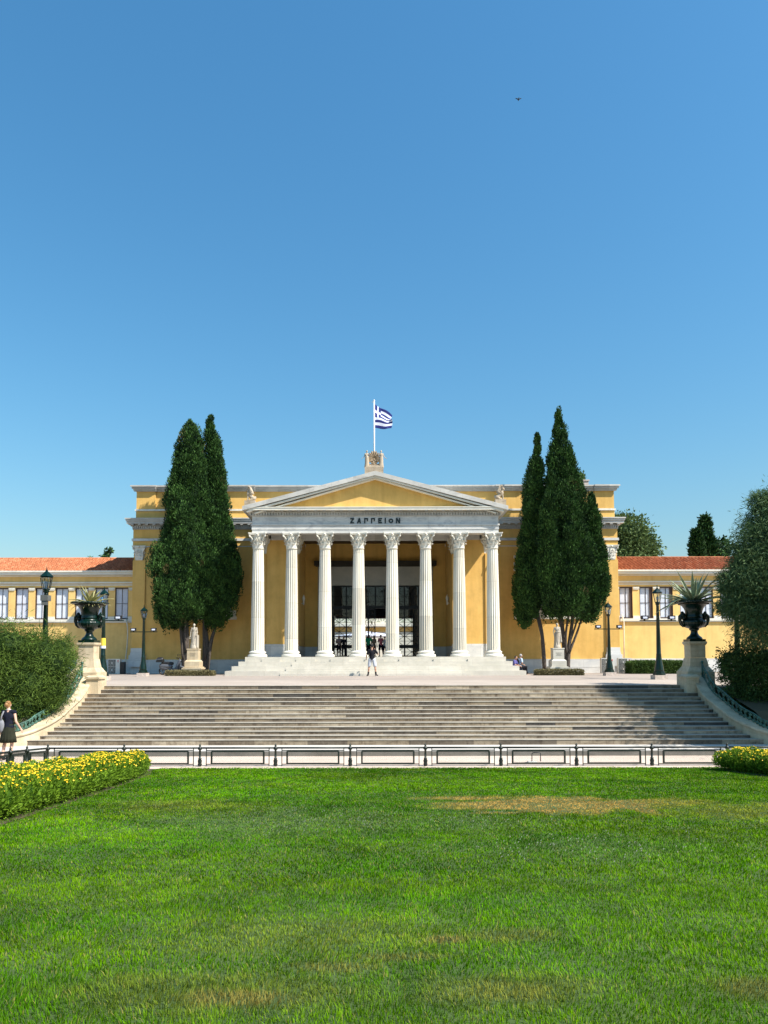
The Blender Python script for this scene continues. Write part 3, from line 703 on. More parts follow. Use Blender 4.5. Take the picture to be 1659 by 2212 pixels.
# ---- court beyond the doors
CT = thing('courtyard_wing', 'white courtyard wall with pierced balustrade seen through the portico doors', 'building', (0, 74, ZG))
y = 74; b = MB(); b.box(-12, 12, y, y+4, ZG-.1, zf(1353, y)); b.build('wall', MARB, CT)
b = MB(); b.box(-12, 12, y-.35, y+4, zf(1353, y)+.001, zf(1347, y)); b.build('ledge', MARB, CT)
b = MB(); b.box(-12, 12, y-.03, y-.001, zf(1365, y), zf(1355, y)); b.build('ochre_band', OCHRE, CT)
b = MB(); za_, zb2 = zf(1346.8, y), zf(1327, y); b.box(-12, 12, y-.1, y+.1, zb2-.14, zb2); b.box(-12, 12, y-.1, y+.1, za_, za_+.1)
for i in range(30):
    c = -12+.4+i*.82; b.box(c-.04, c+.04, y-.07, y+.07, za_+.1, zb2-.14)
    for a_, d_ in ((-1, 1), (1, -1)): b.bar((c+.04, y, za_+.1 if a_ < 0 else zb2-.14), (c+.78, y, zb2-.14 if a_ < 0 else za_+.1), .09, .1)
b.build('balustrade', MARB, CT)
b = MB(); b.box(-12, 12, y+2, y+2.3, zb2, zb2+4); b.build('upper_wall', OCHRE, CT)
t = thing('courtyard_parasol', 'wide white parasol in the courtyard seen through the doors', 'parasol', (-.8, 69, ZG))
b = MB(); b.lathe([(3.2, zf(1376, 69)), (3.2, zf(1374, 69)), (.1, zf(1364, 69))], -.8, 69, 8, smooth=False); b.build('canopy', FLAGW, t)
b = MB(); b.tube([(-.8, 69, ZG), (-.8, 69, zf(1366, 69))], .05, 8); b.build('pole', BLACK, t)
# ================================================================== ground, stairs
def sheet(name, pts, z, mat, th=None):
    b = MB(); zz = z if isinstance(z, (list, tuple)) else [z]*len(pts)
    b.add([(x, y, q) for (x, y), q in zip(pts, zz)], [tuple(range(len(pts)))]); return struct(b.build(name, mat))
sheet('ground', [(-900, -400), (900, -400), (900, 1500), (-900, 1500)], -.9, EARTH)
sheet('path', [(-40, 12), (40, 12), (40, 23.2), (-40, 23.2)], -.14, PATH)
YK = 23.2; YB = 24.9; YTOP = 29.9
b = MB(); b.box(-40, 40, YK, YK+.16, -.5, .002); struct(b.build('kerb', KERB))
b = MB(); b.box(-40, 40, YK+.161, YB+6, -.5, -.0); struct(b.build('pavement', PAVE))
b = MB()
pr = [(YTOP, 1.765), (36.0, 1.80), (36.0, -.6), (YTOP, -.6)]
b.prism([(y, z) for y, z in pr], -70, 70, axis='x'); struct(b.build('terrace', TERR))
b = MB(); b.prism([(36.001, 1.80), (42.5, 1.84), (150, 1.84), (150, -.6), (36.001, -.6)], -70, 70, axis='x'); struct(b.build('forecourt', TERR2))
# stairs: image rows of the riser tops, bottom to top
left_px = [57, 81.3, 100.5, 117, 130.6, 143.2, 153.4, 162.3, 170.3, 177.7, 184, 190, 195, 199]
yl = [1404.4+.1653*v for v in (1245, 1190, 1135, 1080, 1022, 965, 908, 850, 795, 743, 688, 635, 580, 527, 475)]
yr = [1426.4+.1468*v for v in (1215, 1150, 1082, 1020, 955, 892, 830, 770, 710, 650, 590, 530, 470, 410, 355)]
rows = [(a+c)/2 for a, c in zip(yl, yr)]
XS = .66
zk = []; yk = []
for k in range(15):
    Y = YB+min(k, 14)*.36 if k else YB
    Y = YB+max(0, k-1)*.36
    yk.append(Y); zk.append(zf(rows[k], Y))
zk[0] = 0.0
ST = thing('marble_staircase', 'broad flight of fourteen weathered marble steps up to the terrace', 'staircase', (XS, 25, 0))
HWS = []
for k in range(14):
    hw = abs(xf(left_px[k], yk[k+1], rows[k+1])-XS)
    HWS.append(hw); b = MB(); w_ = hw+.35 if k else hw+.02
    y0 = yk[k+1]; b.box(XS-w_, XS+w_, y0+.014, YTOP if k == 13 else yk[min(k+2, 14)]+.10, max(0, zk[k])-.05+.051 if k else .001, zk[k+1]-.0145, 0)
    b.box(XS-w_-.0, XS+w_+.0, y0-.002, (YTOP if k == 13 else yk[min(k+2, 14)]+.009), zk[k+1]-.014, zk[k+1], 1)
    b.build('stair_step', [STAIR, TREAD], ST)
ZT = zk[14]
# ---- cheek walls with coping and iron railing
inner = [(200.8, 1459, 29.55), (181.8, 1497, 28.3), (158.7, 1520, 27.3), (137.2, 1540, 26.5), (115.7, 1554.8, 25.9), (90.9, 1567, 25.3), (66, 1577, 24.95), (33, 1584.6, 24.65), (-20, 1590, 24.4), (-80, 1593, 24.3)]
def crs(P, n=5):
    out = []
    for i in range(len(P)-1):
        p0, p1, p2, p3 = P[max(0, i-1)], P[i], P[i+1], P[min(len(P)-1, i+2)]
        for j in range(n):
            t = j/n; out.append(tuple(.5*((2*b_)+(c_-a_)*t+(2*a_-5*b_+4*c_-d_)*t*t+(-a_+3*b_-3*c_+d_)*t**3) for a_, b_, c_, d_ in zip(p0, p1, p2, p3)))
    out.append(tuple(P[-1])); return out
IN = crs([tuple(at(*p)) for p in inner])
def cheek(sx, lab, lab2):
    S = [(p[0] if sx < 0 else 2*XS-p[0], p[1], p[2]) for p in IN]
    T = thing('cheek_wall', lab, 'wall', (S[10][0], S[10][1], 0), group='curved walls flanking the stairs')
    body, cop = MB(), MB(); secB, secC, railp = [], [], []
    for i, p in enumerate(S):
        a_, c_ = S[max(0, i-1)], S[min(len(S)-1, i+1)]
        d = Vector((c_[0]-a_[0], c_[1]-a_[1])).normalized(); n_ = Vector((d.y, -d.x))*(-sx*-1)
        if (n_.x*sx) < 0 and abs(n_.x) > .05: n_ = -n_
        if abs(n_.x) <= .05 and n_.y < 0: n_ = -n_
        W = .50; base = min(0, -.0)
        def pt(o, z): return (p[0]+n_.x*o, p[1]+n_.y*o, z)
        secB.append([pt(.04, -.1), pt(.04, p[2]-.10), pt(W-.04, p[2]-.10), pt(W-.04, -.1)])
        secC.append([pt(0, p[2]-.099), pt(-.015, p[2]-.06), pt(0, p[2]), pt(W, p[2]+.03), pt(W, p[2]-.099)])
        railp.append(Vector(pt(W-.12, p[2]+.02)))
    for m, sec in ((body, secB), (cop, secC)):
        k = len(sec[0]); vs = [v for s_ in sec for v in s_]
        fs = [(i*k+j, i*k+(j+1) % k, (i+1)*k+(j+1) % k, (i+1)*k+j) for i in range(len(sec)-1) for j in range(k)]
        m.add(vs, fs+[tuple(range(k)), tuple(range((len(sec)-1)*k, len(sec)*k))])
    body.build('wall', CHEEK, T); cop.build('coping', CHEEK, T)
    # railing: low top rail, bottom rail, scrolls
    RT = thing('iron_railing', lab2, 'railing', tuple(railp[0]), group='scrolled railings on the stair walls')
    rp = railp[1:38]; n = len(rp)
    top = [p+Vector((0, 0, .50-.28*(i/n)**.7)) for i, p in enumerate(rp)]
    m = MB(); m.tube(top, .028, 6); m.tube([p+Vector((0, 0, .05)) for p in rp], .02, 6); m.tube([rp[0], top[0]+Vector((0, 0, .05))], .035, 6); m.ball(top[0]+Vector((0, 0, .08)), .06, 8, 6); m.build('rail', PATINA, RT)
    m = MB()
    for i in range(0, n-3, 2):
        p, q_, t_ = rp[i], rp[i+2], top[i]; h = (t_-p).z
        m.tube([p+Vector((0, 0, .05)), (p+q_)/2+Vector((0, 0, h*.5)), top[i+2]], .013, 5)
        m.tube([t_, (p+q_)/2+Vector((0, 0, h*.45)), q_+Vector((0, 0, .05))], .013, 5)
        for cz, rr in ((h*.70, h*.17), (h*.30, h*.17)):
            c = (p+q_)/2+Vector((0, 0, cz)); d = (q_-p).normalized()
            m.tube([c+(d*math.cos(t)+Vector((0, 0, 1))*math.sin(t))*rr*(1-.09*t) for t in [k*.55 for k in range(17)]], .014, 5)
        for s_ in (0, 1): m.ball(p+(q_-p)*(.3+.4*s_)+Vector((0, 0, h*(.2+.55*s_))), (.045, .03, .07), 6, 4)
    m.build('scrollwork', PATINA, RT)
cheek(-1, 'sunlit cream cheek wall sweeping down on the left of the stairs', 'green scrolled iron railing along the left, sunlit stair wall')
cheek(1, 'shaded stone cheek wall sweeping down on the right of the stairs', 'dark scrolled iron railing along the right, shaded stair wall')
# ---- pedestals and urns
def pedestal(cx, lab, sx):
    Y = 29.95; z = lambda py: zf(py, Y-.55); t = thing('stone_pedestal', lab, 'pedestal', (cx, Y, 1.7), group='pedestals at the head of the stairs')
    b = MB(); h = .30; lv = [(1386.5, 1391.5, .43), (1391.6, 1395, .40)]
    b.box(cx-h, cx+h, Y-h, Y+h, z(1422), z(1395)); b.frustum(cx, Y, z(1441), z(1422.2), h+.08, h+.08, h+.02, h+.02)
    b.frustum(cx, Y, z(1452), z(1441.2), h+.22, h+.22, h+.09, h+.09); b.box(cx-.54, cx+.54, Y-.54, Y+.54, 1.2, z(1452.2))
    b.build('shaft', CHEEK, t)
    b = MB(); b.box(cx-.355, cx+.355, Y-.355, Y+.355, z(1391), z(1386.6)); b.frustum(cx, Y, z(1394.9), z(1391.1), .305, .305, .345, .345); b.build('cap', CHEEK, t)
    # console block beside it
    x0 = cx-sx*.30; x1 = cx-sx*.78; lo, hi = sorted((x0, x1)); b = MB()
    b.box(lo, hi, Y-1.0, Y-.3, 1.3, zf(1466, Y-1)); b.box(lo-.05, hi+.05, Y-1.05, Y-.3, zf(1465.9, Y-1), zf(1462.5, Y-1)); b.frustum((lo+hi)/2, Y-.66, zf(1462.4, Y-1), zf(1458, Y-1), .28, .40, .16, .3)
    b.build('console_block', CHEEK, t); return z(1386.4), Y
def urn(cx, Y, z0, lab):
    t = thing('garden_urn', lab, 'urn', (cx, Y, z0), group='green iron urns on the stair pedestals')
    K = 29.95/F; P = lambda py: (1386.5-py)*K
    pr = [(17, 1386), (17, 1380.5)]
    b = MB(); b.box(-.32, .32, -.32, .32, 0, .09)
    pf = [(.30, .091), (.31, .12), (.28, .17), (.19, .24), (.145, .32), (.13, .40), (.15, .45), (.20, .47), (.18, .50), (.20, .52)]
    b.lathe(pf, n=32); b.build('foot', IRON, t, world=False)
    b = MB(); 
    def mod(a, z): return 1+.035*abs(math.sin(a*12)) if .54 < z < .84 else 1
    b.lathe([(.18, .521), (.30, .56), (.42, .66), (.465, .77), (.45, .83), (.42, .86), (.36, .88), (.35, .92), (.33, .95)], n=96, mod=mod)
    b.lathe([(.33, .951), (.345, .99), (.33, 1.02), (.32, 1.10), (.33, 1.22), (.37, 1.34), (.45, 1.45), (.58, 1.53), (.69, 1.56), (.72, 1.58), (.715, 1.62), (.68, 1.63), (.64, 1.60), (.60, 1.56)], n=48)
    for i in range(40): a = 2*pi*i/40; b.ball((.71*math.cos(a), .71*math.sin(a), 1.595), .035, 6, 4)
    b.build('bowl', IRON, t, world=False)
    for sx in (-1, 1):
        b = MB(); pts = [(sx*.36, 0, 1.06), (sx*.48, 0, 1.10), (sx*.56, 0, 1.02), (sx*.57, 0, .86), (sx*.52, 0, .70), (sx*.40, 0, .60)]
        for dy in (-.07, .07): b.tube([(x, dy, z) for x, y, z in pts], [.05, .055, .05, .04, .035, .04], 8)
        b.ball((sx*.44, 0, 1.06), (.10, .12, .12), 10, 8); b.ball((sx*.46, 0, 1.16), (.07, .07, .07), 8, 6); b.ball((sx*.42, 0, .95), (.08, .1, .1)); b.build('handle', IRON, t, world=False)
    b = MB(); b.lathe([(.01, 1.5), (.6, 1.5), (.55, 1.57), (.01, 1.60)], n=24); b.build('soil', SOIL, t, world=False)
    return t
def agave(name, loc, lab, blades, mat):
    t = thing(name, lab, 'plant', loc); b = MB(); V = []
    for (a, e, L_, w, droop, curl) in blades:
        dirx, diry = math.cos(a), math.sin(a); side = Vector((-diry, dirx, 0)); n = 9; pts = []
        p = Vector((dirx*.10, diry*.10, 0)); el = e
        for i in range(n+1):
            tt = i/n; ww = w*(.55+1.0*tt if tt < .4 else .95*(1-((tt-.4)/.6)**1.5)+.02)
            up = Vector((-dirx*math.sin(el), -diry*math.sin(el), math.cos(el)))
            pts.append((p-side*ww/2+up*ww*.28, p.copy(), p+side*ww/2+up*ww*.28))
            p = p+Vector((dirx*math.cos(el), diry*math.cos(el), math.sin(el)))*L_/n; el -= droop/n*(1+curl*tt)
        vs = [v for tr in pts for v in tr]; base = [v+Vector((0, 0, -.012)) for v in vs]
        k = len(vs); fs = [(i*3+j, i*3+j+1, (i+1)*3+j+1, (i+1)*3+j) for i in range(n) for j in range(2)]
        b.add(vs+base, fs+[tuple(k+q for q in reversed(f)) for f in fs]+[(i*3, (i+1)*3, k+(i+1)*3, k+i*3) for i in range(n)]+[((i+1)*3+2, i*3+2, k+i*3+2, k+(i+1)*3+2) for i in range(n)], 0, True)
    b.build('leaves', mat, t, world=False); return t
AG1 = simple('agave_leaf', (.22, .27, .15), .5, 0, .35, 5); AG2 = simple('agave_leaf_yellow', (.34, .32, .13), .5, 0, .5, 4)
zu, YU = pedestal(-11.59, 'sunlit cream stone pedestal under the left urn', -1); pedestal(12.91, 'shaded stone pedestal under the right urn', 1)
urn(-11.59, YU, zu, 'glossy green urn with looped handles on the left, sunlit pedestal'); urn(12.91, YU, zu, 'near-black green urn with looped handles on the right, shaded pedestal')
rr = random.Random(3)
bl = [(2*pi*i/30+rr.uniform(-.1, .1), rr.uniform(.15, 1.45), rr.uniform(.42, .72), .085, rr.uniform(.1, .7), .5) for i in range(30)]
bl += [(2*pi*i/60, rr.uniform(.0, .45), rr.uniform(.30, .62), .035, .8, .5) for i in range(60)]
bl = [(a, e, (L_ if e < .9 else L_*1.0), w, d, c) for a, e, L_, w, d, c in bl]
agave('yucca_plant', (-11.59, YU, zu+1.58), 'short yellow-edged spiky plant filling the left urn', [(a, e, L_*1.2, w*1.25, d, c) for a, e, L_, w, d, c in bl], AG2)
bl = [(2*pi*i*.382+rr.uniform(-.1, .1), .15+1.25*(i % 9)/9+rr.uniform(0, .1), rr.uniform(.85, 1.12), .12, rr.uniform(.0, .3), .5) for i in range(30)]
bl += [(pi+.3, .25, 1.1, .14, 1.0, 1.0), (pi-.25, -.05, 1.15, .17, .5, 1.0), (-.15, .05, 1.0, .10, .7, .6), (pi+.05, .35, 1.0, .12, .2, .5), (.4, .3, .9, .12, .9, 1)]
agave('agave_plant', (12.91, YU, zu+1.60), 'large grey-green agave with arching pointed leaves in the right urn', [(a, e, L_*1.3, w*1.35, d, c) for a, e, L_, w, d, c in bl], AG1)
# ---- street lamps
def lamp_proto():
    t = thing('street_lamp', 'lamp', 'street lamp')
    b = MB(); b.box(-.30, .30, -.30, .30, -.05, .20); b.build('plinth', STONEB, t, world=False)
    b = MB()
    b.lathe([(.30, .201), (.30, .26), (.27, .28), (.27, .34), (.23, .37)], n=8, smooth=False)
    b.lathe([(.22, .37), (.21, .45), (.20, .55), (.165, .75), (.13, .95), (.115, 1.15), (.12, 1.17), (.105, 1.2), (.10, 1.6), (.065, 3.42), (.08, 3.44), (.06, 3.47)], n=16)
    b.build('post', IRON, t, world=False)
    b = MB(); b.lathe([(.06, 3.47), (.11, 3.53), (.09, 3.57), (.125, 3.60), (.13, 3.63)], n=12)
    for k in range(6):
        a = k*pi/3+.2; b.tube([(.13*math.cos(a), .13*math.sin(a), 3.63), (.205*math.cos(a), .205*math.sin(a), 4.02)], .012, 4)
    b.lathe([(.215, 4.02), (.235, 4.04), (.22, 4.06)], n=6, smooth=False)
    b.lathe([(.26, 4.061), (.17, 4.15), (.09, 4.22), (.05, 4.25), (.045, 4.29), (.02, 4.31), (.012, 4.42)], n=6, smooth=False)
    L_ = b.build('lantern', IRON, t, world=False)
    b = MB(); b.lathe([(.12, 3.632), (.195, 4.018)], n=6, smooth=False, cap=False); b.build('lantern_glass', GLASS, L_, world=False)
    b = MB(); b.lathe([(.03, 3.64), (.035, 3.72), (.06, 3.78), (.05, 3.86), (.01, 3.9)], n=10); b.build('bulb', FLAGW, L_, world=False)
    return t
def add_bar(t, w=.85, side=(-1, 1), z=2.72):
    b = MB(); b.box(-w if -1 in side else -.05, w if 1 in side else .05, -.025, .025, z, z+.05); b.build('crossbar', IRON, t, world=False)
    for s_ in side:
        for xx in (s_*w*.74,):
            b = MB(); b.box(xx-.16, xx+.16, -.10, .05, z+.075, z+.26); b.box(xx-.03, xx+.03, -.03, .03, z+.051, z+.075)
            f_ = b.build('floodlight', BLACK, t, world=False); b = MB(); b.box(xx-.10, xx+.10, -.115, -.101, z+.12, z+.21); b.build('light_panel', FLAGW, f_, world=False)
LP = lamp_proto()
def place_lamp(t, px, top, Y, lab, zg=ZG, sc=None):
    zt = zf(top, Y); x = xf(px, Y, 1380); s_ = (zt-zg)/4.42; t.location = (x, Y, zg); t.scale = (sc or s_, sc or s_, s_); t['label'] = lab; t['group'] = 'green street lamps on the terrace'
l_bar = copy_tree(LP); add_bar(l_bar); l_bar2 = copy_tree(l_bar); l_bar3 = copy_tree(l_bar)
l_r = copy_tree(LP); add_bar(l_r, .95, (1,), 2.78); l_far = copy_tree(LP)
place_lamp(l_r, 223, 1266, 36.5, 'green street lamp with stickers on its post, just right of the left urn', 1.80)
b = MB(); b.lathe([(.118, 1.62), (.112, 1.98)], n=16, cap=False); b.build('yellow_sticker', simple('yellow_sticker', (.8, .55, .05)), l_r, world=False)
b = MB(); b.lathe([(.122, 1.5), (.118, 1.615)], n=16, cap=False); b.build('white_sticker', FLAGW, l_r, world=False)
place_lamp(l_bar, 310, 1306, 42.6, 'green lamp with two small floodlights left of the left cypresses')
place_lamp(l_bar2, 1315, 1298.6, 42.2, 'green lamp in front of the air conditioners, right of the right cypresses')
place_lamp(l_bar3, 1422, 1264.9, 36.5, 'tall green lamp with floodlight bar before the right wing hedge', 1.80)
place_lamp(LP, 97, 1223, 29.0, 'tall green lamp rising out of the feathery bush at far left', 1.6)
place_lamp(l_far, 1592, 1240, 29.0, 'grey-green lamp post half hidden in the willowy tree at far right', 1.6)
b = MB(); b.box(-.10, .10, -.14, -.08, 3.05, 3.35); b.box(-.13, .13, -.16, .12, 3.2, 3.4); b.build('camera_box', ACG, LP, world=False)
# ---- fence
FE = thing('garden_fence', 'low dark green iron fence with knobbed posts and mesh panels between lawn and path', 'fence', (0, 21.1, -.14))
fx = [xf(p, 21.1, 1650) for p in (102, 267, 431, 594.5, 756, 918.5, 1081.5, 1245, 1408, 1571, 1734)]
def post_mb(h=.62):
    b = MB(); b.lathe([(.045, -.10), (.045, .03), (.065, .05), (.05, .08), (.055, .12), (.062, .16), (.04, .20), (.055, .22), (.032, .235), (.030, h-.16), (.055, h-.15), (.062, h-.12), (.058, h-.09), (.03, h-.07), (.022, h-.05), (.034, h-.03), (.018, h-.01), (.004, h+.02)], n=12); return b
P0 = post_mb().build('fence_post', FENCEM, FE, world=False)
MESHM = simple('wire_mesh', (.06, .07, .06), .5, .3)
def panel(p, q):
    p, q = Vector(p), Vector(q); d = (q-p); L_ = d.length; u = Vector((d.x, d.y, 0)).normalized(); up = Vector((0, 0, 1)); sl = Vector((0, 0, d.z))
    def pt(t, z): return p+u*(t*Vector((d.x, d.y, 0)).length)+sl*t+up*z
    b = MB(); b.tube([pt(0, .515), pt(1, .515)], .026, 6)
    a1, a2 = .085, .915; c1, c2 = .155, .845
    for a_ in (a1, a2): b.bar(pt(a_, -.05), pt(a_, .51), .022)
    for z in (.445, .06): b.bar(pt(a1, z), pt(a2, z), .022)
    for z in (.42, .075): b.bar(pt(c1, z), pt(c2, z), .040)
    for a_ in (c1, c2): b.bar(pt(a_, .075), pt(a_, .42), .046)
    o = b.build('fence_panel', FENCEM, FE)
    b = MB(); n = int((c2-c1)*L_/.05)
    hgt = .33; 
    for i in range(-7, n+1):
        for s_ in (0, 1):
            x0 = i*.05; pts = [(x0, 0), (x0+hgt, hgt)]
            xs0, xs1 = max(x0, 0), min(x0+hgt, n*.05)
            if xs1-xs0 < .02: continue
            za, zb_ = xs0-x0, xs1-x0
            if s_: za, zb_ = hgt-za, hgt-zb_
            f0, f1 = c1+xs0/L_, c1+xs1/L_
            b.tube([pt(f0, .08+za), pt(f1, .08+zb_)], .0016, 3)
    b.build('wire_mesh', MESHM, o)
O = Vector(ORG[FE.name])
pts = [(x, 21.1, -.14) for x in fx]
lft = [(-9.37, 21.1, -.14), (-9.2, 19.7, -.02), (-9.05, 18.5, .09), (-8.95, 17.3, .18), (-8.9, 16.0, .27)]
allp = pts+lft[1:]
for i, p in enumerate(allp):
    o = P0 if i == 0 else copy_tree(P0, FE); o.location = Vector(p)-O
for i in range(len(pts)-1): panel(pts[i], pts[i+1])
lft[0] = pts[0]
for i in range(len(lft)-1): panel(lft[i], lft[i+1])
# ---- small black suitcase handle thing
t = thing('luggage_trolley', 'small folding black trolley handle standing on the path behind the fence', 'trolley', (at(1158, 1640, 21.7).x, 21.7, -.14))
p = ORG[t.name]; x = p[0]; b = MB(); b.tube([(x-.13, 21.7, -.10), (x-.12, 21.72, .12), (x-.08, 21.72, .15), (x+.09, 21.72, .15), (x+.13, 21.72, .12), (x+.12, 21.7, -.10)], .014, 6); b.build('handle', BLACK, t)
b = MB(); b.box(x-.24, x+.0, 21.6, 21.85, -.135, -.105); b.build('base', ACW, t)
# ---- air conditioners, cabinet, bag
def ac(px0, px1, Y, lab, mir=1):
    x0, x1 = xf(px0, Y, 1440), xf(px1, Y, 1440); z1 = ZG+.98; t = thing('air_conditioner', lab, 'air conditioner', ((x0+x1)/2, Y, ZG), group='outdoor air conditioning units')
    b = MB(); b.box(x0, x1, Y, Y+.34, ZG+.02, z1); b.build('casing', ACW, t)
    w_ = (x1-x0)*.64; cx = x0+w_*.52+.02
    for k in range(2):
        cz = ZG+.27+k*.45; b = MB(); b.box(x0+.03, x0+w_, Y-.012, Y-.001, cz-.215, cz+.215); o = b.build('fan_grille', ACG, t)
        b = MB()
        for r_ in (.07, .14, .205): b.tube([(cx+r_*math.cos(a*pi/12), Y-.02, cz+r_*math.sin(a*pi/12)) for a in range(25)], .005, 4)
        for a in range(6): b.bar((cx, Y-.02, cz), (cx+.205*math.cos(a*pi/3), Y-.02, cz+.205*math.sin(a*pi/3)), .006)
        b.build('guard', ACW, o); b = MB(); b.lathe([(.045, 0), (.045, .02)], n=14); q_ = MB(); q_.v = [(cx+v[0], Y-.025-v[2], cz+v[1]) for v in b.v]; q_.f, q_.m, q_.sm = b.f, b.m, b.sm; q_.build('hub', ACW, o)
    b = MB(); c0 = (x0+x1)/2+.27; q_ = MB(); b.lathe([(.045, 0), (.045, .004)], n=16); q_.v = [(c0+v[0], Y-.003-v[2], z1-.13+v[1]) for v in b.v]; q_.f, q_.m, q_.sm = b.f, b.m, b.sm; q_.build('round_logo', RED, t)
    b = MB(); zz = z1-.25; b.box(c0-.05, c0-.04, Y-.006, Y-.001, zz, zz+.05); b.box(c0-.04, c0-.015, Y-.006, Y-.001, zz, zz+.01)
    b.box(c0+.01, c0+.02, Y-.006, Y-.001, zz, zz+.05); b.box(c0+.02, c0+.05, Y-.006, Y-.001, zz+.04, zz+.05); b.box(c0+.02, c0+.05, Y-.006, Y-.001, zz, zz+.01); b.box(c0+.04, c0+.05, Y-.006, Y-.001, zz+.01, zz+.027); b.box(c0+.03, c0+.04, Y-.006, Y-.001, zz+.02, zz+.027); b.build('lettering', GREYL, t)
ac(232.6, 258.5, 47.6, 'shaded air conditioner against the left wing behind the lamp with stickers')
ac(1299.3, 1327.6, 47.6, 'air conditioner partly hidden by a lamp post, left of the other sunlit one')
ac(1336, 1364.8, 47.6, 'air conditioner standing clear between the lamp post and the long hedge')
t = thing('utility_cabinet', 'small dark cabinet between the left air conditioner and the palace corner', 'cabinet', (at(264, 1440, 47.8).x, 47.8, ZG))
x = ORG[t.name][0]; b = MB(); b.box(x-.17, x+.17, 47.65, 48.0, ZG, ZG+.78); b.build('body', BLACK, t); b = MB(); b.box(x-.15, x+.15, 47.63, 47.648, ZG+.05, ZG+.72); b.build('door', BLACK, t)
# ================================================================== vegetation
CYP = foliage('cypress_foliage', (.004, .020, .006), (.075, .165, .032), 0, (.12, .10, .04))
FEA = foliage('feathery_foliage', (.012, .035, .006), (.14, .215, .032), .2)
WIL = foliage('willowy_foliage', (.03, .075, .03), (.13, .20, .075), .2)
DRK = foliage('shrub_foliage', (.02, .05, .015), (.07, .13, .03), .1)
HDG = foliage('hedge_foliage', (.025, .06, .012), (.09, .15, .03), .1)
OLV = foliage('broadleaf_foliage', (.05, .09, .03), (.16, .22, .07), .15)
FLW = foliage('flower_bush_foliage', (.02, .065, .004), (.20, .33, .018), .15)
DRY = foliage('dry_hedge_foliage', (.08, .075, .03), (.20, .17, .08))
def outline_fn(rows):      # rows (z, cx, hw) low to high
    z = np.array([r[0] for r in rows]); c = np.array([r[1] for r in rows]); h = np.array([r[2] for r in rows])
    o = np.argsort(z); return lambda q: (np.interp(q, z[o], c[o]), np.interp(q, z[o], h[o]))
def cypress(lab, Y, lobes, sx, sy, ox, oy, trunk, ztop_clump=.3, n=1500, group='cypresses'):
    """lobes: list of (dy, rows in zoom pixels); sx.. map zoom px -> view px"""
    base = at(ox+sx*trunk[0][0][0], 1450, Y); base.z = ZG
    t = thing('cypress_tree', lab, 'tree', base, group=group)
    LV, TN = [], []; core = MB()
    for dy, rows, share in lobes:
        pr = []
        for (zx, zy, hw) in rows:
            p = at(ox+sx*zx, oy+sy*zy, Y); pr.append((p.z, p.x, max(.05, hw*sx*Y/F*.93-.10)))
        f = outline_fn(pr); zlo, zhi = min(p[0] for p in pr), max(p[0] for p in pr)
        m = int(n*share)
        # clump centres on the surface, denser where wide
        zz = RNG.uniform(zlo, zhi, m*4); c_, h_ = f(zz); keep = RNG.random(m*4) < (h_/h_.max())*.9+.1; zz, c_, h_ = zz[keep][:m], c_[keep][:m], h_[keep][:m]
        th = RNG.uniform(0, 2*pi, len(zz)); bmp = 1+.10*np.sin(th*3+zz*1.1)+.06*np.sin(th*7-zz*2.3); bmp = bmp+.34*(vnoise(th*2.6+7, zz*.55, 21)-.5); rad = np.maximum(h_-.16, .02)*bmp*RNG.uniform(.80, 1.04, len(zz))
        C = np.stack([c_+rad*np.cos(th), Y+dy+rad*.9*np.sin(th), zz], 1)
        for i in range(len(C)):
            k = 64; s_ = RNG.choice([.15, .24, .36])*RNG.uniform(.8, 1.2)*(.5 if h_[i] < .3 else 1); out = np.array([math.cos(th[i]), math.sin(th[i])*.9, .25])
            d = RNG.normal(size=(k, 3)); d /= np.linalg.norm(d, axis=1, keepdims=True); d = d+out*.6; d /= np.linalg.norm(d, axis=1, keepdims=True)
            P = C[i]+d*np.array([s_, s_, s_*1.5])*RNG.uniform(.75, 1.0, (k, 1))
            D = d*.7+np.array([0, 0, .9])+RNG.normal(size=(k, 3))*.25+out*.2
            LV.append(leaf_quads(P, D, RNG.uniform(.10, .19, k), RNG.uniform(.045, .08, k)))
            TN.append(np.repeat(np.full(k, 1.0) if RNG.random() < .008 else np.clip(RNG.uniform(.0, .95)*.8+RNG.normal(size=k)*.15, 0, .93), 4))
        zs = np.linspace(zlo+.15, zhi-.25, 26); cc, hh = f(zs); vs = []; nn = 20
        for z_, c0, h0 in zip(zs, cc, hh):
            for j in range(nn):
                a = 2*pi*j/nn; r_ = max(.02, h0-.34)*(1+.10*math.sin(a*3+z_*1.1)+.05*math.sin(a*7-z_*2.3))*.88
                vs.append((c0+r_*math.cos(a), Y+dy+r_*.9*math.sin(a), z_))
        core.add(vs, [(i*nn+j, i*nn+(j+1) % nn, (i+1)*nn+(j+1) % nn, (i+1)*nn+j) for i in range(25) for j in range(nn)]+[tuple(range(nn-1, -1, -1)), tuple(25*nn+j for j in range(nn))], 0, True)
    V = np.concatenate(LV)-np.array(base); V = V; tn = np.concatenate(TN)
    # core faces appended as quads to the same crown mesh
    CV = []
    for f_ in core.f:
        if len(f_) == 4: CV += [core.v[i] for i in f_]
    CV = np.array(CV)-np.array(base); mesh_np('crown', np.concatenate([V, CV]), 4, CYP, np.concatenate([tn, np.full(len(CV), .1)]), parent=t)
    b = MB()
    for stem in trunk:
        pts = []; 
        for (zx, zy, r_, dy) in stem: p = at(ox+sx*zx, oy+sy*zy, Y+dy); pts.append((p.x, p.y, max(p.z, ZG-.05)))
        b.tube(crs(pts, 4), list(np.interp(np.linspace(0, 1, (len(pts)-1)*4+1), np.linspace(0, 1, len(stem)), [s_[2]*.72 for s_ in stem])), 9)
    b.build('trunk', BARK, t)
SX, OY2 = .33068, 877.8
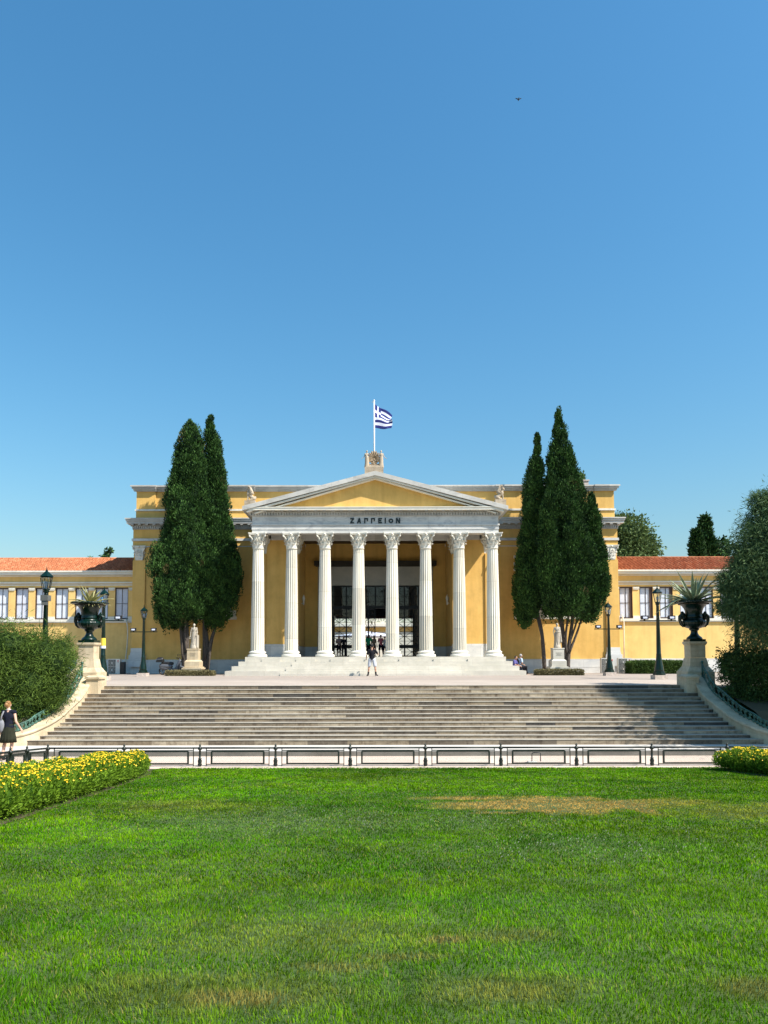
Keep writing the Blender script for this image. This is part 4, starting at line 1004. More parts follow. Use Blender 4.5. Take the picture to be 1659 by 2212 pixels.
A = [(1245, 110, 18), (1245, 150, 55), (1243, 250, 95), (1240, 400, 125), (1232, 600, 150), (1225, 800, 175), (1218, 950, 212), (1215, 1100, 234), (1212, 1250, 238), (1190, 1350, 190), (1140, 1440, 80)]
B = [(1382, 62, 14), (1375, 100, 32), (1378, 200, 50), (1398, 300, 62), (1402, 500, 88), (1412, 700, 98), (1425, 900, 125), (1440, 1000, 146), (1440, 1150, 142), (1420, 1300, 130), (1400, 1400, 85), (1390, 1450, 40)]
cypress('broad blunt-topped cypress, front tree of the left pair', 46.6, [(0, A, 1), ], SX, SX, 0, OY2,
        [[(1212, 1735, .34, 0), (1205, 1560, .30, 0), (1185, 1400, .22, 0), (1150, 1250, .1, 0)], [(1222, 1735, .22, -.1), (1222, 1500, .18, -.1), (1215, 1350, .14, 0), (1200, 1150, .1, 0)], [(1195, 1650, .12, -.2), (1175, 1430, .10, -.2), (1140, 1310, .07, -.1)], [(1215, 1600, .13, -.25), (1205, 1400, .11, -.2), (1195, 1300, .08, -.1)]], n=1700, group='cypresses left of the portico')
cypress('slimmer darker cypress, rear right tree of the left pair', 47.1, [(0, B, 1)], SX, SX, 0, OY2,
        [[(1340, 1735, .32, 0), (1345, 1560, .30, 0), (1340, 1400, .2, 0), (1380, 1200, .1, 0)], [(1350, 1735, .2, -.1), (1375, 1550, .17, -.1), (1410, 1430, .12, 0), (1440, 1330, .08, 0)], [(1340, 1650, .12, -.25), (1330, 1450, .10, -.2), (1335, 1330, .08, -.1)]], n=1200, group='cypresses left of the portico')
S3, OX3 = .35514, 1069.8
C = [(258, 182, 8), (258, 240, 22), (252, 350, 44), (236, 500, 66), (225, 700, 64), (212, 900, 84), (205, 1000, 90), (200, 1150, 92), (193, 1250, 76), (178, 1350, 26)]
E1 = [(385, 24, 14), (386, 70, 28), (392, 130, 42), (398, 200, 52), (400, 300, 82), (415, 450, 118), (425, 600, 150), (435, 800, 165), (440, 950, 175), (440, 1080, 180), (440, 1200, 170), (430, 1290, 120)]
E2 = [(585, 540, 12), (585, 600, 34), (590, 700, 48), (597, 850, 62), (605, 1000, 74), (620, 1080, 78), (600, 1180, 74), (570, 1260, 60), (560, 1305, 30)]
E3 = [(322, 430, 10), (320, 500, 30), (310, 650, 50), (300, 850, 62), (300, 1050, 70), (330, 1200, 60), (345, 1240, 30)]
cypress('slim cypress with a bare lower trunk, left of the right-hand pair', 46.7, [(0, C, 1)], S3, S3, OX3, OY2,
        [[(300, 1600, .19, 0), (290, 1450, .17, 0), (275, 1330, .14, 0), (230, 1150, .08, 0)], [(290, 1440, .08, -.05), (262, 1320, .07, -.1), (245, 1260, .05, 0)]], n=950, group='cypresses right of the portico')
cypress('tallest cypress, many-stemmed and broad, right of the right-hand pair', 46.6, [(0, E1, .7), (-.2, E2, .28), (-.9, E3, .22)], S3, S3, OX3, OY2,
        [[(430, 1600, .26, 0), (425, 1480, .2, 0), (410, 1350, .15, 0), (400, 1200, .1, 0)], [(440, 1600, .22, -.1), (450, 1450, .17, -.1), (470, 1300, .14, 0), (480, 1180, .1, 0)], [(425, 1560, .15, .1), (400, 1350, .12, 0), (375, 1230, .09, 0)], [(450, 1500, .12, -.2), (500, 1370, .09, -.2), (525, 1290, .07, -.1)], [(455, 1430, .1, -.1), (490, 1330, .08, -.1), (505, 1270, .06, 0)], [(432, 1500, .12, -.25), (430, 1380, .1, -.25), (450, 1250, .09, -.1)]], n=2300, group='cypresses right of the portico')
# ---- loose clouds of leaves
def cloud(name, part, loc, blobs, dens, L_, W_, mat, lab, cat, dirf=None, trunk=None, group=None, core=.55, clump=None):
    t = thing(name, lab, cat, loc, group=group); Vs, Ts = [], []; loc = np.array(loc)
    for (c, r) in blobs:
        c = np.array(c); r = np.array(r if hasattr(r, '__len__') else (r, r, r), float); n = int(dens*(r[0]*r[1]*r[2])**(2/3))
        ncl = max(6, n//(clump or 40)); d = RNG.normal(size=(ncl, 3)); d /= np.linalg.norm(d, axis=1, keepdims=True)
        cc = c+d*r*RNG.uniform(.55, 1.0, (ncl, 1)); idx = RNG.integers(0, ncl, n); sp = (r.mean()*.24)
        P = cc[idx]+RNG.normal(size=(n, 3))*sp*np.array([1, 1, .8]); dd = (P-c)/r; nrm = np.linalg.norm(dd, axis=1, keepdims=True)
        D = dirf(dd, n) if dirf else dd+RNG.normal(size=(n, 3))*.6
        Vs.append(leaf_quads(P, D, RNG.uniform(.6, 1.2, n)*L_, RNG.uniform(.7, 1.2, n)*W_)); tc = RNG.uniform(.1, .8, ncl)
        Ts.append(np.repeat(np.clip(tc[idx]+RNG.normal(size=n)*.18, 0, 1), 4))
        if core:
            b = MB(); b.ball(c, tuple(r*core), 14, 9); q = []
            for f_ in b.f: q += [b.v[i] for i in (f_ if len(f_) == 4 else list(f_)+[f_[-1]])]
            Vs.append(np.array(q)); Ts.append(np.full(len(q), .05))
    o = mesh_np(part, np.concatenate(Vs)-loc, 4, mat, np.concatenate(Ts), parent=t)
    if trunk:
        b = MB()
        for pts, r0, r1 in trunk: b.tube(pts, list(np.linspace(r0, r1, len(pts))), 8)
        b.build('trunk', BARK, t)
    return t
hang = lambda dd, n: np.stack([RNG.normal(size=n)*.5, RNG.normal(size=n)*.5, RNG.uniform(-1.2, .5, n)], 1)+dd*.5
wild = lambda dd, n: RNG.normal(size=(n, 3))+dd*.5
upw = lambda dd, n: np.stack([RNG.normal(size=n)*.5, RNG.normal(size=n)*.5, RNG.uniform(.2, 1.2, n)], 1)+dd*.4
def bl(px, py, Y, rpx, rz=None, ry=None):
    p = at(px, py, Y); k = Y/F; return (tuple(p), (rpx*k, (ry or rpx)*k, (rz or rpx)*k))
Y = 26.6
cloud('feathery_bush', 'foliage', (-14, Y, 0), [bl(20, 1400, Y, 62, 58), bl(88, 1420, Y+.3, 58, 58), bl(118, 1440, Y, 42, 46), bl(5, 1470, Y, 70, 70), bl(70, 1480, Y-.2, 60, 60), bl(108, 1495, Y, 40, 42), bl(-70, 1450, Y, 90, 100), bl(45, 1530, Y-.3, 60, 40), bl(-20, 1545, Y-.5, 60, 42), bl(128, 1400, Y+.8, 25, 30), bl(-110, 1400, Y, 80, 80)],
      7500, .24, .022, FEA, 'large feathery light green bush beside the left stair wall', 'bush', wild, core=.62, clump=60)
# feathery upright sprays
Y = 27.0
cloud('willowy_tree', 'crown', (17, Y, 0), [bl(1668, 1130, Y, 50, 50), bl(1640, 1190, Y-.3, 52, 50), bl(1690, 1250, Y, 80, 80), bl(1625, 1250, Y-.4, 54, 46), bl(1600, 1300, Y-.2, 44, 40), bl(1650, 1340, Y-.5, 52, 50), bl(1720, 1150, Y, 80, 100), bl(1575, 1262, Y, 22, 24), bl(1603, 1205, Y+.2, 22, 22), bl(1572, 1310, Y+.2, 20, 24), bl(1650, 1085, Y+.2, 24, 26), bl(1760, 1300, Y, 90, 100)],
      9000, .24, .026, WIL, 'blue-green willowy tree leaning in from the right edge', 'tree', hang, trunk=[([(16.5, Y, 0), (16.3, Y, 3), (15.6, Y, 5), (15.3, Y, 7)], .22, .08), ([(16.3, Y, 3), (16.9, Y, 6), (16.6, Y, 8.5)], .15, .05)], core=.5, clump=45)
Y = 28.0
cloud('dark_shrub', 'foliage', (15, Y, 0), [bl(1606, 1438, Y, 42, 42), bl(1664, 1430, Y, 70, 60), bl(1608, 1490, Y, 38, 44), bl(1665, 1505, Y-.2, 60, 60), bl(1572, 1418, Y+.3, 20, 18), bl(1566, 1450, Y+.2, 16, 24), bl(1730, 1500, Y, 80, 90), bl(1655, 1550, Y-.3, 40, 22), bl(1622, 1522, Y-.4, 26, 24), bl(1650, 1562, Y-.8, 30, 16)],
      9000, .085, .05, DRK, 'dark leafy shrub in deep shade behind the right stair wall', 'bush', core=.45, clump=70)
# tree out of frame on the right that shades the stairs
cloud('shade_tree', 'crown', (17.8, 22.6, 0), [((17.2, 23.2, 7.6), (3.0, 2.8, 1.9)), ((18.8, 22.2, 9.0), (3.2, 3.0, 2.2)), ((19.5, 24.5, 6.8), (3.0, 3.0, 2.0)), ((16.7, 25.0, 5.6), (1.4, 2.2, 1.2))],
      420, .22, .09, OLV, 'broad tree just outside the right edge whose shade falls on the stairs', 'tree', trunk=[([(18, 22.6, -.2), (18, 22.6, 4), (18.3, 22.6, 7)], .3, .15)], core=.7)
# background trees
Y = 72
cloud('plane_tree', 'crown', (xf(1370, Y), Y, 1.8), [bl(1362, 1160, Y, 40, 40), bl(1345, 1150, Y, 30, 34), bl(1385, 1182, Y, 34, 30), bl(1405, 1200, Y, 18, 18), bl(1350, 1200, Y, 50, 40), bl(1335, 1130, Y+.5, 22, 18)],
      900, .34, .18, OLV, 'broad green tree behind the corner where the right wing begins', 'tree', trunk=[([(xf(1370, Y), Y, 1.8), (xf(1368, Y), Y, 9)], .5, .3)], core=.7)
def conifer(px, top, bot, hw, Y, lab, tiers=9, g=None):
    x = xf(px, Y); zt, zb = zf(top, Y), zf(bot, Y); t = thing('conifer_tree', lab, 'tree', (x, Y, 1.8), group=g); Vs, Ts = [], []; k = Y/F
    for i in range(tiers):
        f_ = (i+.4)/tiers; z = zt+(zb-zt)*f_; w_ = hw*k*(.12+f_**.9)*RNG.uniform(.75, 1.15)
        for j in range(7):
            a = j*2*pi/7+i*.9; L_ = w_*RNG.uniform(.7, 1.1); n = 90; u = RNG.random(n)**.8
            P = np.stack([x+u*L_*math.cos(a), Y+u*L_*math.sin(a), z+.25*u*L_-.15*L_+RNG.normal(size=n)*.12], 1)+RNG.normal(size=(n, 3))*.16
            D = np.array([math.cos(a), math.sin(a), .9])+RNG.normal(size=(n, 3))*.5
            Vs.append(leaf_quads(P, D, .42, .16)); Ts.append(np.repeat(RNG.uniform(0, .6, n), 4))
    mesh_np('crown', np.concatenate(Vs)-np.array((x, Y, 1.8)), 4, CYP, np.concatenate(Ts), parent=t)
    b = MB(); b.tube([(x, Y, 1.8), (x, Y, (zt+1.8)*.6), (x, Y, zt)], [.3, .2, .03], 7); b.build('trunk', BARK, t)
conifer(1531, 1122, 1205, 22, 80, 'tallest pointed conifer on the skyline above the right wing roof', 11, 'conifers behind the right wing')
conifer(1512, 1150, 1205, 17, 78, 'lower dark conifer just left of the tall pointed one on the skyline', 7, 'conifers behind the right wing')
cloud('skyline_tree', 'crown', (xf(1562, 80), 80, 1.8), [bl(1552, 1182, 80, 16, 20), bl(1572, 1188, 80, 14, 16), bl(1560, 1205, 80, 26, 20)], 600, .4, .2, CYP, 'rounded dark tree on the skyline between the pointed conifer and the willowy tree', 'tree', trunk=[([(xf(1560, 80), 80, 1.8), (xf(1560, 80), 80, 12)], .3, .2)], core=.6)
cloud('pine_tree', 'crown', (xf(232, 82), 82, 1.8), [bl(231, 1190, 82, 8, 5), bl(236, 1198, 82, 9, 4), bl(226, 1199, 82, 6, 5), bl(238, 1187, 82, 4, 3)], 900, .35, .14, CYP, 'small dark pine top peeping over the left wing roof', 'tree', trunk=[([(xf(232, 82), 82, 1.8), (xf(231, 82), 82, zf(1192, 82))], .25, .1)], core=.3)
cloud('treetop', 'crown', (xf(194, 82), 82, 1.8), [bl(194, 1205, 82, 6, 3.5)], 900, .3, .14, OLV, 'tiny treetop showing above the left wing ridge, left of the pine', 'tree', core=.4, trunk=[([(xf(194, 82), 82, 1.8), (xf(194, 82), 82, zf(1207, 82))], .25, .1)])
cloud('rear_tree', 'crown', (xf(1257, 70), 70, 1.8), [bl(1255, 1035, 70, 9, 12), bl(1259, 1050, 70, 12, 12), bl(1252, 1060, 70, 14, 14)], 900, .3, .15, OLV, 'treetop rising behind the palace roof right of the tallest cypress', 'tree', core=.5, trunk=[([(xf(1257, 70), 70, 1.8), (xf(1257, 70), 70, zf(1050, 70))], .35, .15)])
t = thing('roof_chimney', 'small stone chimney on the palace roof beside the right cypress', 'chimney', (xf(1271, 55), 55, zf(1060, 55)))
x = ORG[t.name][0]; b = MB(); b.box(x-.2, x+.2, 54.8, 55.2, zc2+.4, zf(1041, 55)); b.build('stack', STONEB, t); b = MB(); b.box(x-.26, x+.26, 54.74, 55.26, zf(1041, 55)+.001, zf(1038.5, 55)); b.build('cap', STONEB, t)
# ---- clipped hedges
def hedge(x0, x1, y0, y1, z0, z1, mat, lab, n, L_=.07, W_=.04, name='clipped_hedge', group=None, flowers=0, rough=.04):
    c = ((x0+x1)/2, (y0+y1)/2, z0); t = thing(name, lab, 'hedge', c, group=group)
    A_ = [(x1-x0)*(y1-y0), (x1-x0)*(z1-z0), (x1-x0)*(z1-z0), (y1-y0)*(z1-z0), (y1-y0)*(z1-z0)]; pr = np.array(A_)/sum(A_); f_ = RNG.choice(5, n, p=pr); u, v = RNG.random(n), RNG.random(n)
    X = np.where(f_ == 3, x0, np.where(f_ == 4, x1, x0+u*(x1-x0))); Yy = np.where(f_ == 1, y0, np.where(f_ == 2, y1, np.where(f_ >= 3, y0+u*(y1-y0), y0+v*(y1-y0)))); Z = np.where(f_ == 0, z1, z0+v*(z1-z0))
    P = np.stack([X, Yy, Z], 1)+RNG.normal(size=(n, 3))*rough; P[:, 2] += (vnoise(P[:, 0]*1.7, P[:, 1]*1.7, 3)-.5)*rough*2.2
    nn = np.array([(0, 0, 1), (0, -1, 0), (0, 1, 0), (-1, 0, 0), (1, 0, 0)], float)[f_]
    V = leaf_quads(P, nn+RNG.normal(size=(n, 3))*.9, L_, W_); tn = np.repeat(np.clip(.7*vnoise(X*4, Z*5+Yy*3, 1)+RNG.random(n)*.4, 0, 1), 4)
    b = MB(); e = .05; b.box(x0+e, x1-e, y0+e, y1-e, z0-.02, z1-e); q = []
    for g_ in b.f: q += [b.v[i] for i in g_]
    mesh_np('foliage', np.concatenate([V, np.array(q)])-np.array(c), 4, mat, np.concatenate([tn, np.full(len(q), .1)]), parent=t); return t
hedge(xf(361, 43.2), xf(461, 43.2), 42.9, 43.7, ZG, ZG+.24, DRY, 'low brownish clipped hedge before the left statue', 6000, group='low hedges at the statues', rough=.025)
hedge(xf(1158, 43.0), xf(1257, 43.0), 42.7, 43.5, ZG, ZG+.28, DRY, 'low brownish clipped hedge before the right statue', 6000, group='low hedges at the statues', rough=.025)
hedge(xf(1366, 46), 20.5, 46, 47.2, ZG, zf(1432, 46), HDG, 'long green clipped hedge along the foot of the right wing', 26000, .09, .05)
# ---- flower hedges at the lawn edge
def lawn_z(y, x=0): return 1.41-.0735*y
def flower_hedge(path, wid, hts, lab, dens=5200, nf=650):
    """path: list of (x, y) along the lawn-side edge; sgn offset away from the lawn"""
    p0 = path[0]; t = thing('flowering_hedge', lab, 'hedge', (p0[0], p0[1], lawn_z(p0[1])), group='yellow-flowered hedges at the lawn edge'); O_ = np.array(ORG[t.name])
    P_ = np.array(path, float); seg_ = np.linalg.norm(np.diff(P_, axis=0), axis=1); cum = np.concatenate([[0], np.cumsum(seg_)]); Ltot = cum[-1]
    def along(s_): return np.stack([np.interp(s_, cum, P_[:, 0]), np.interp(s_, cum, P_[:, 1])], 1)
    Vs, Ts, FV = [], [], []; nb = int(Ltot/.36)
    for i in range(nb*3):
        s_ = (i//3+.5)/nb*Ltot+RNG.uniform(-.1, .1); row = i % 3; c = along(np.array([s_]))[0]; d = along(np.array([min(Ltot, s_+.2)]))[0]-along(np.array([max(0, s_-.2)]))[0]; d /= np.linalg.norm(d)
        nv = np.array([-d[1], d[0]])*wid[1]; c = c+nv*(.26+row*(wid[0]-.5)/2); h = np.interp(s_/Ltot, np.linspace(0, 1, len(hts)), hts)*RNG.uniform(.86, 1.08); zb = lawn_z(c[1]); R_ = np.array([.34, .34, h*.56]); C_ = np.array([c[0], c[1], zb+h*.48])
        n = 1500; dd = RNG.normal(size=(n, 3)); dd /= np.linalg.norm(dd, axis=1, keepdims=True); P = C_+dd*R_*RNG.uniform(.7, 1.02, (n, 1)); P = P[P[:, 2] > zb]; m = len(P); dd = (P-C_)/R_
        D = dd*.8+np.array([0, 0, .8])+RNG.normal(size=(m, 3))*.4
        Vs.append(leaf_quads(P, D, RNG.uniform(.045, .085, m), RNG.uniform(.016, .028, m))); Ts.append(np.repeat(np.clip(.25+.6*(vnoise(P[:, 0]*9, P[:, 2]*9+P[:, 1]*9, 5))+RNG.normal(size=m)*.12, 0, 1), 4))
        b = MB(); b.ball(C_, tuple(R_*.72), 10, 7); q = []
        for f_ in b.f: q += [b.v[k] for k in (f_ if len(f_) == 4 else list(f_)+[f_[-1]])]
        Vs.append(np.array(q)); Ts.append(np.full(len(q), .1))
        k = int(nf/(nb*3)); d2 = RNG.normal(size=(k, 3)); d2[:, 2] = np.abs(d2[:, 2])*1.2+.55; d2 /= np.linalg.norm(d2, axis=1, keepdims=True); Q = C_+d2*R_*np.array([1.05, 1.05, 1.12]); Nn = d2*.5+np.array([0, -.25, .8])+RNG.normal(size=(k, 3))*.25; Nn /= np.linalg.norm(Nn, axis=1, keepdims=True)
        a1 = np.cross(Nn, RNG.normal(size=(k, 3))); a1 /= np.linalg.norm(a1, axis=1, keepdims=True); a2 = np.cross(Nn, a1); rr_ = RNG.uniform(.011, .022, (k, 1))
        FV.append(np.stack([Q+(a1*math.cos(t_)+a2*math.sin(t_))*rr_ for t_ in [j*pi/4 for j in range(8)]], 1).reshape(-1, 3))
    mesh_np('foliage', np.concatenate(Vs)-O_, 4, FLW, np.concatenate(Ts), parent=t)
    o = mesh_np('flowers', np.concatenate(FV)-O_, 8, YPET, parent=t); o['kind'] = 'stuff'
flower_hedge([(-6.15, 19.9), (-5.78, 18.9), (-5.55, 17.5), (-5.42, 15.5), (-5.33, 13), (-5.30, 10.5), (-5.3, 8.5)], (1.35, -1), [.48, .52, .55, .60, .62], 'long bright green hedge full of yellow daisies at the left lawn edge', nf=5200)
flower_hedge([(at(1556, 1660, 19.6).x, 19.9), (9.35, 18.9), (9.5, 17.9), (10.1, 16.6), (11.0, 15.4)], (1.3, 1), [.50, .52, .52, .5], 'short yellow-daisy hedge clump at the right end of the lawn', nf=1700)
# ---- lawn
nx, ny = 60, 60; b = MB(); xs = np.linspace(-16, 16, nx); ys = np.concatenate([np.linspace(-6, 21.0, ny-1), [21.02]])
b.add([(x, y, lawn_z(y)-.03-(0 if y < 21.01 else .6)) for y in ys for x in xs], [(j*nx+i, j*nx+i+1, (j+1)*nx+i+1, (j+1)*nx+i) for j in range(ny-1) for i in range(nx-1)], 0, True)
struct(b.build('lawn', LAWNS))
def gcol(x, y):
    n1 = vnoise(x*.35, y*.5, 1)*.5+vnoise(x*1.1+4, y*1.3, 2)*.3+vnoise(x*3.1, y*3.3, 3)*.2
    n2 = vnoise(x*2.1+9, y*3.2, 4)*.6+vnoise(x*6, y*7, 5)*.4
    n3 = np.clip(vnoise(x*.9+3, y*1.6+1, 31)*1.6-.3, 0, 1); g = np.stack([.010+.11*n1+.05*n3, .06+.26*n1+.05*n3, .001+.002*n1], 1)
    def spot(cx, cy, rx, ry, p=1.0): return np.clip(1.5-1.2*np.sqrt(((x-cx)/rx)**2+((y-cy)/ry)**2)+(n2-.5)*1.3, 0, 1)*p
    dry = np.clip(spot(3.0, 12.6, 1.6, 1.05)*1.7, 0, 1); dry = np.maximum(dry, spot(1.8, 13.5, .9, .4, .85)); dry = np.maximum(dry, spot(4.6, 12.6, 1.5, .8, .45)); dry = np.maximum(dry, spot(6.3, 11.6, 2.2, 1.3, .3)); dry = np.maximum(dry, spot(1.4, 12.2, .6, .3, .6))
    low = spot(-.7, 4.3, 1.1, .35, .4); low = np.maximum(low, spot(-.7, 4.16, .35, .14, .9)); low = np.maximum(low, spot(.66, 4.25, .6, .3, .65)); low = np.maximum(low, spot(.5, 5.2, .16, .09, 1)); low = np.maximum(low, spot(.95, 5.3, .4, .16, .6)); low = np.maximum(low, spot(2.2, 4.3, .25, .2, .75)); low = np.maximum(low, spot(-.3, 4.65, .3, .12, .7)); low = np.maximum(low, spot(.2, 4.85, .35, .08, .7)); low = np.maximum(low, spot(-.5, 5.3, 1.2, .4, .35)); low = np.maximum(low, spot(-3.2, 12.6, 1.5, .8, .3))
    clv = spot(-1.4, 10.8, 2.2, 1.3, .9); clv = np.maximum(clv, spot(1.0, 10.7, 1.3, .8, .7)); clv = np.maximum(clv, spot(2.6, 8.6, 1.6, .8, .5))
    dc = np.stack([.56+0*x, .33+0*x, .08+0*x], 1); lc = np.stack([.25+0*x, .20+0*x, .05+0*x], 1); cc = np.stack([.10+0*x, .17+0*x, .035+0*x], 1)
    g = g*(1-clv[:, None]*.75)+cc*clv[:, None]*.75; g = g*(1-low[:, None])+lc*low[:, None]; g = g*(1-dry[:, None])+dc*dry[:, None]
    return g, dry, clv, low
GM, nt, bb = nodes('grass_blade'); a_ = N(nt, 'ShaderNodeAttribute', attribute_name='tintcol'); nt.links.new(a_.outputs['Color'], bb.inputs['Base Color']); bb.inputs['Roughness'].default_value = .8; bb.inputs['Specular IOR Level'].default_value = .03
tr = N(nt, 'ShaderNodeBsdfTranslucent'); nt.links.new(a_.outputs['Color'], tr.inputs[0]); ms = N(nt, 'ShaderNodeMixShader', Fac=.3); nt.links.new(bb.outputs[0], ms.inputs[1]); nt.links.new(tr.outputs[0], ms.inputs[2]); nt.links.new(ms.outputs[0], nt.nodes['Material Output'].inputs[0])
GV, GC = [], []
for y0, y1, dn, ht, w_ in ((2.6, 4.5, 7500, .030, .0042), (4.5, 7, 5000, .029, .0052), (7, 10, 3000, .028, .0075), (10, 14, 1800, .027, .011), (14, 21.02, 1150, .026, .016)):
    xi_ = .56*y1+.8; xm = xi_+(3.2 if y1 < 11 else 1.5); n = int(dn*(y1-y0)*2*xm); x = RNG.uniform(-xm, xm, n); y = RNG.uniform(y0, y1, n)
    k = (x > -6.0) & (x < 12) & ((np.abs(x) < xi_) | (RNG.random(n) < .35)); x, y = x[k], y[k]; n = len(x)
    g, dry, clv, low = gcol(x, y); hgt = ht*RNG.uniform(.55, 1.25, n)*(1-.45*dry)*(1-.2*clv)*(.75+.5*vnoise(x*2.3, y*2.3, 8)); th = RNG.uniform(0, 2*pi, n); le = RNG.uniform(.1, .75, n)*hgt
    # neighbouring blades lean together
    la = 2*pi*vnoise(x*3.3, y*3.3, 12)*1.6+RNG.normal(size=n)*.9
    sd = np.stack([np.cos(th), np.sin(th), 0*th], 1)*(w_*RNG.uniform(.7, 1.3, n))[:, None]*.5; B_ = np.stack([x, y, lawn_z(y)-.032], 1); ln = np.stack([np.cos(la), np.sin(la), 0*la], 1)*le[:, None]
    M_ = B_+ln*.35+np.array([0, 0, 1])*hgt[:, None]*.6; T_ = B_+ln+np.array([0, 0, 1])*hgt[:, None]
    q1 = np.stack([B_-sd, B_+sd, M_+sd*.85, M_-sd*.85], 1); q2 = np.stack([M_-sd*.85, M_+sd*.85, T_+sd*.12, T_-sd*.12], 1); GV.append(np.stack([q1, q2], 1).reshape(-1, 3))
    var = RNG.uniform(.45, 1.55, (n, 1)); yel = (RNG.random((n, 1)) < .06)*.8; c = g*var*(1-yel)+np.array([.34, .30, .08])*yel; GC.append(np.repeat(np.concatenate([c, np.ones((n, 1))], 1), 8, axis=0))
    # clover heads
    kk = (RNG.random(n) < clv*.020); 
    if kk.any():
        Q = B_[kk]+np.array([0, 0, .04]); m = len(Q); s_ = .008
        GV.append(np.stack([Q+np.array([-s_, 0, -.004]), Q+np.array([0, -s_, .002]), Q+np.array([s_, 0, .010]), Q+np.array([0, s_, .012])], 1).reshape(-1, 3)); GC.append(np.tile([.42, .42, .30, 1], (m*4, 1)))
gr = mesh_np('grass', np.concatenate(GV), 4, GM, color=np.concatenate(GC)); gr['kind'] = 'stuff'; gr['label'] = 'mown green lawn grass with dry tan and clover patches'; gr['category'] = 'grass'
sheet('flower_bed', [(-7.9, 2), (-5.1, 2), (-5.2, 10), (-5.35, 15), (-5.6, 18.6), (-6.1, 20.4), (-7.9, 20.8)], [lawn_z(y)-.022 for y in (2, 2, 10, 15, 18.6, 20.4, 20.8)], SOIL)
sheet('flower_bed', [(9.2, 20.4), (9.15, 18.8), (9.35, 17.6), (9.9, 16.4), (11, 15), (13, 15), (13, 20.4)], [lawn_z(y)-.022 for y in (20.4, 18.8, 17.6, 16.4, 15, 15, 20.4)], SOIL)
for sx, x0, x1 in ((-1, -60, -12.0), (1, 13.35, 60)):
    lo, hi = x0, x1; b = MB(); P = [(24.95, .35), (26.2, 1.0), (29, 1.72), (30, 1.75)]
    vs = [(x, y, z) for x in (lo, hi) for y, z in P]; b.add(vs, [(i, i+1, 4+i+1, 4+i) for i in range(3)]); struct(b.build('embankment', EARTH))
# ================================================================== people, statues, small things
BL = cloth('black_cloth', (.012, .012, .016)); NAVY = cloth('navy_cloth', (.009, .010, .020)); OLIVE = cloth('olive_cloth', (.022, .024, .014)); LGREY = cloth('light_grey_cloth', (.55, .57, .62))
GREEN = cloth('green_cloth', (.03, .32, .14)); PINK = cloth('rose_cloth', (.45, .12, .14)); WHITE = cloth('white_cloth', (.62, .60, .58)); BEIGE = cloth('beige_cloth', (.32, .22, .15)); PURP = cloth('purple_cloth', (.10, .09, .26)); BLUE = cloth('pale_blue_cloth', (.38, .48, .62)); TAUPE = cloth('taupe_cloth', (.36, .26, .25))
HDK = simple('dark_hair', (.015, .010, .008), .5); HGOLD = simple('golden_hair', (.30, .15, .05), .5, 0, .4, 30); HGREY = simple('grey_hair', (.30, .29, .28), .6); SHOEW = simple('shoe_white', (.6, .6, .58), .6)
DEF = dict(head=(0, -.02, 1.63), neck=(0, 0, 1.48), chest=(0, 0, 1.30), waist=(0, 0, 1.10), pelvis=(0, 0, .95), sa=(-.17, 0, 1.42), sb=(.17, 0, 1.42), ea=(-.23, .02, 1.13), eb=(.23, .02, 1.13), wa=(-.25, -.05, .88), wb=(.25, -.05, .88),
           ha=(-.09, 0, .92), hb=(.09, 0, .92), ka=(-.11, -.02, .50), kb=(.11, -.02, .50), fa=(-.12, .03, .08), fb=(.12, .03, .08), ta=(-.14, -.13, .035), tb=(.14, -.13, .035))
def joints(pose):
    J = {k: Vector(v) for k, v in DEF.items()}; J.update({k: Vector(v) for k, v in pose.items()}); return J
def body_mb(J, fem=False):
    b = MB(); h = J['head']; nk = J['neck']; s_ = .93 if fem else 1
    b.ball(h+Vector((0, 0, .015)), (.076, .092, .105), 14, 10); b.ball(h+Vector((0, -.015, -.055)), (.052, .062, .055)); b.ball(h+Vector((0, -.092, -.01)), (.012, .018, .022), 8, 6)
    for sx in (-1, 1): b.ball(h+Vector((sx*.078, .0, -.005)), (.012, .022, .03), 8, 6)
    b.cap(nk-Vector((0, 0, .04)), h+Vector((0, .02, -.03)), .056*s_, .050*s_)
    b.ball(J['pelvis'], (.160, .105, .12)); b.cap(J['pelvis'], J['waist'], .12, .105*s_); b.ball(J['waist'], (.135*s_, .09, .11)); b.ball(J['chest'], (.165*s_, .105, .15)); b.cap(J['waist'], J['chest'], .10, .11); b.cap(J['chest']+Vector((0, 0, .05)), nk, .10, .06)
    b.cap(J['sa'], J['sb'], .058*s_, .058*s_)
    for s in 'ab':
        S, E, W_, H_, K_, A_, T_ = (J[x+s] for x in 'sewhkft')
        b.cap(S, E, .050*s_, .038*s_); b.cap(E, W_, .040*s_, .026*s_); d = (W_-E).normalized(); side = d.cross(Vector((0, 1, 0))); side = side.normalized() if side.length > .2 else Vector((1, 0, 0)); fr = d.cross(side)
        p = W_+d*.05; b.cap(W_, p+d*.02, .024, .030)
        for i, (o, L_) in enumerate(((-.026, .062), (-.009, .075), (.009, .070), (.025, .056))):
            q = W_+d*.085+fr*o; k_ = q+d*L_*.5+side*.008; b.cap(q, k_, .0105, .010, 6); b.cap(k_, k_+d*L_*.4+side*.02, .010, .009, 6)
        b.cap(W_+d*.025-fr*.022, W_+d*.07-fr*.055, .012, .010, 6)
        b.cap(H_, K_, .088, .056); b.cap(K_, A_, .054, .036); b.ball(K_+(A_-K_)*.28+Vector((0, .015, 0)), (.05, .055, .10)); b.cap(A_, T_, .038, .032); b.ball(A_+Vector((0, .02, -.04)), (.034, .045, .04))
    return b
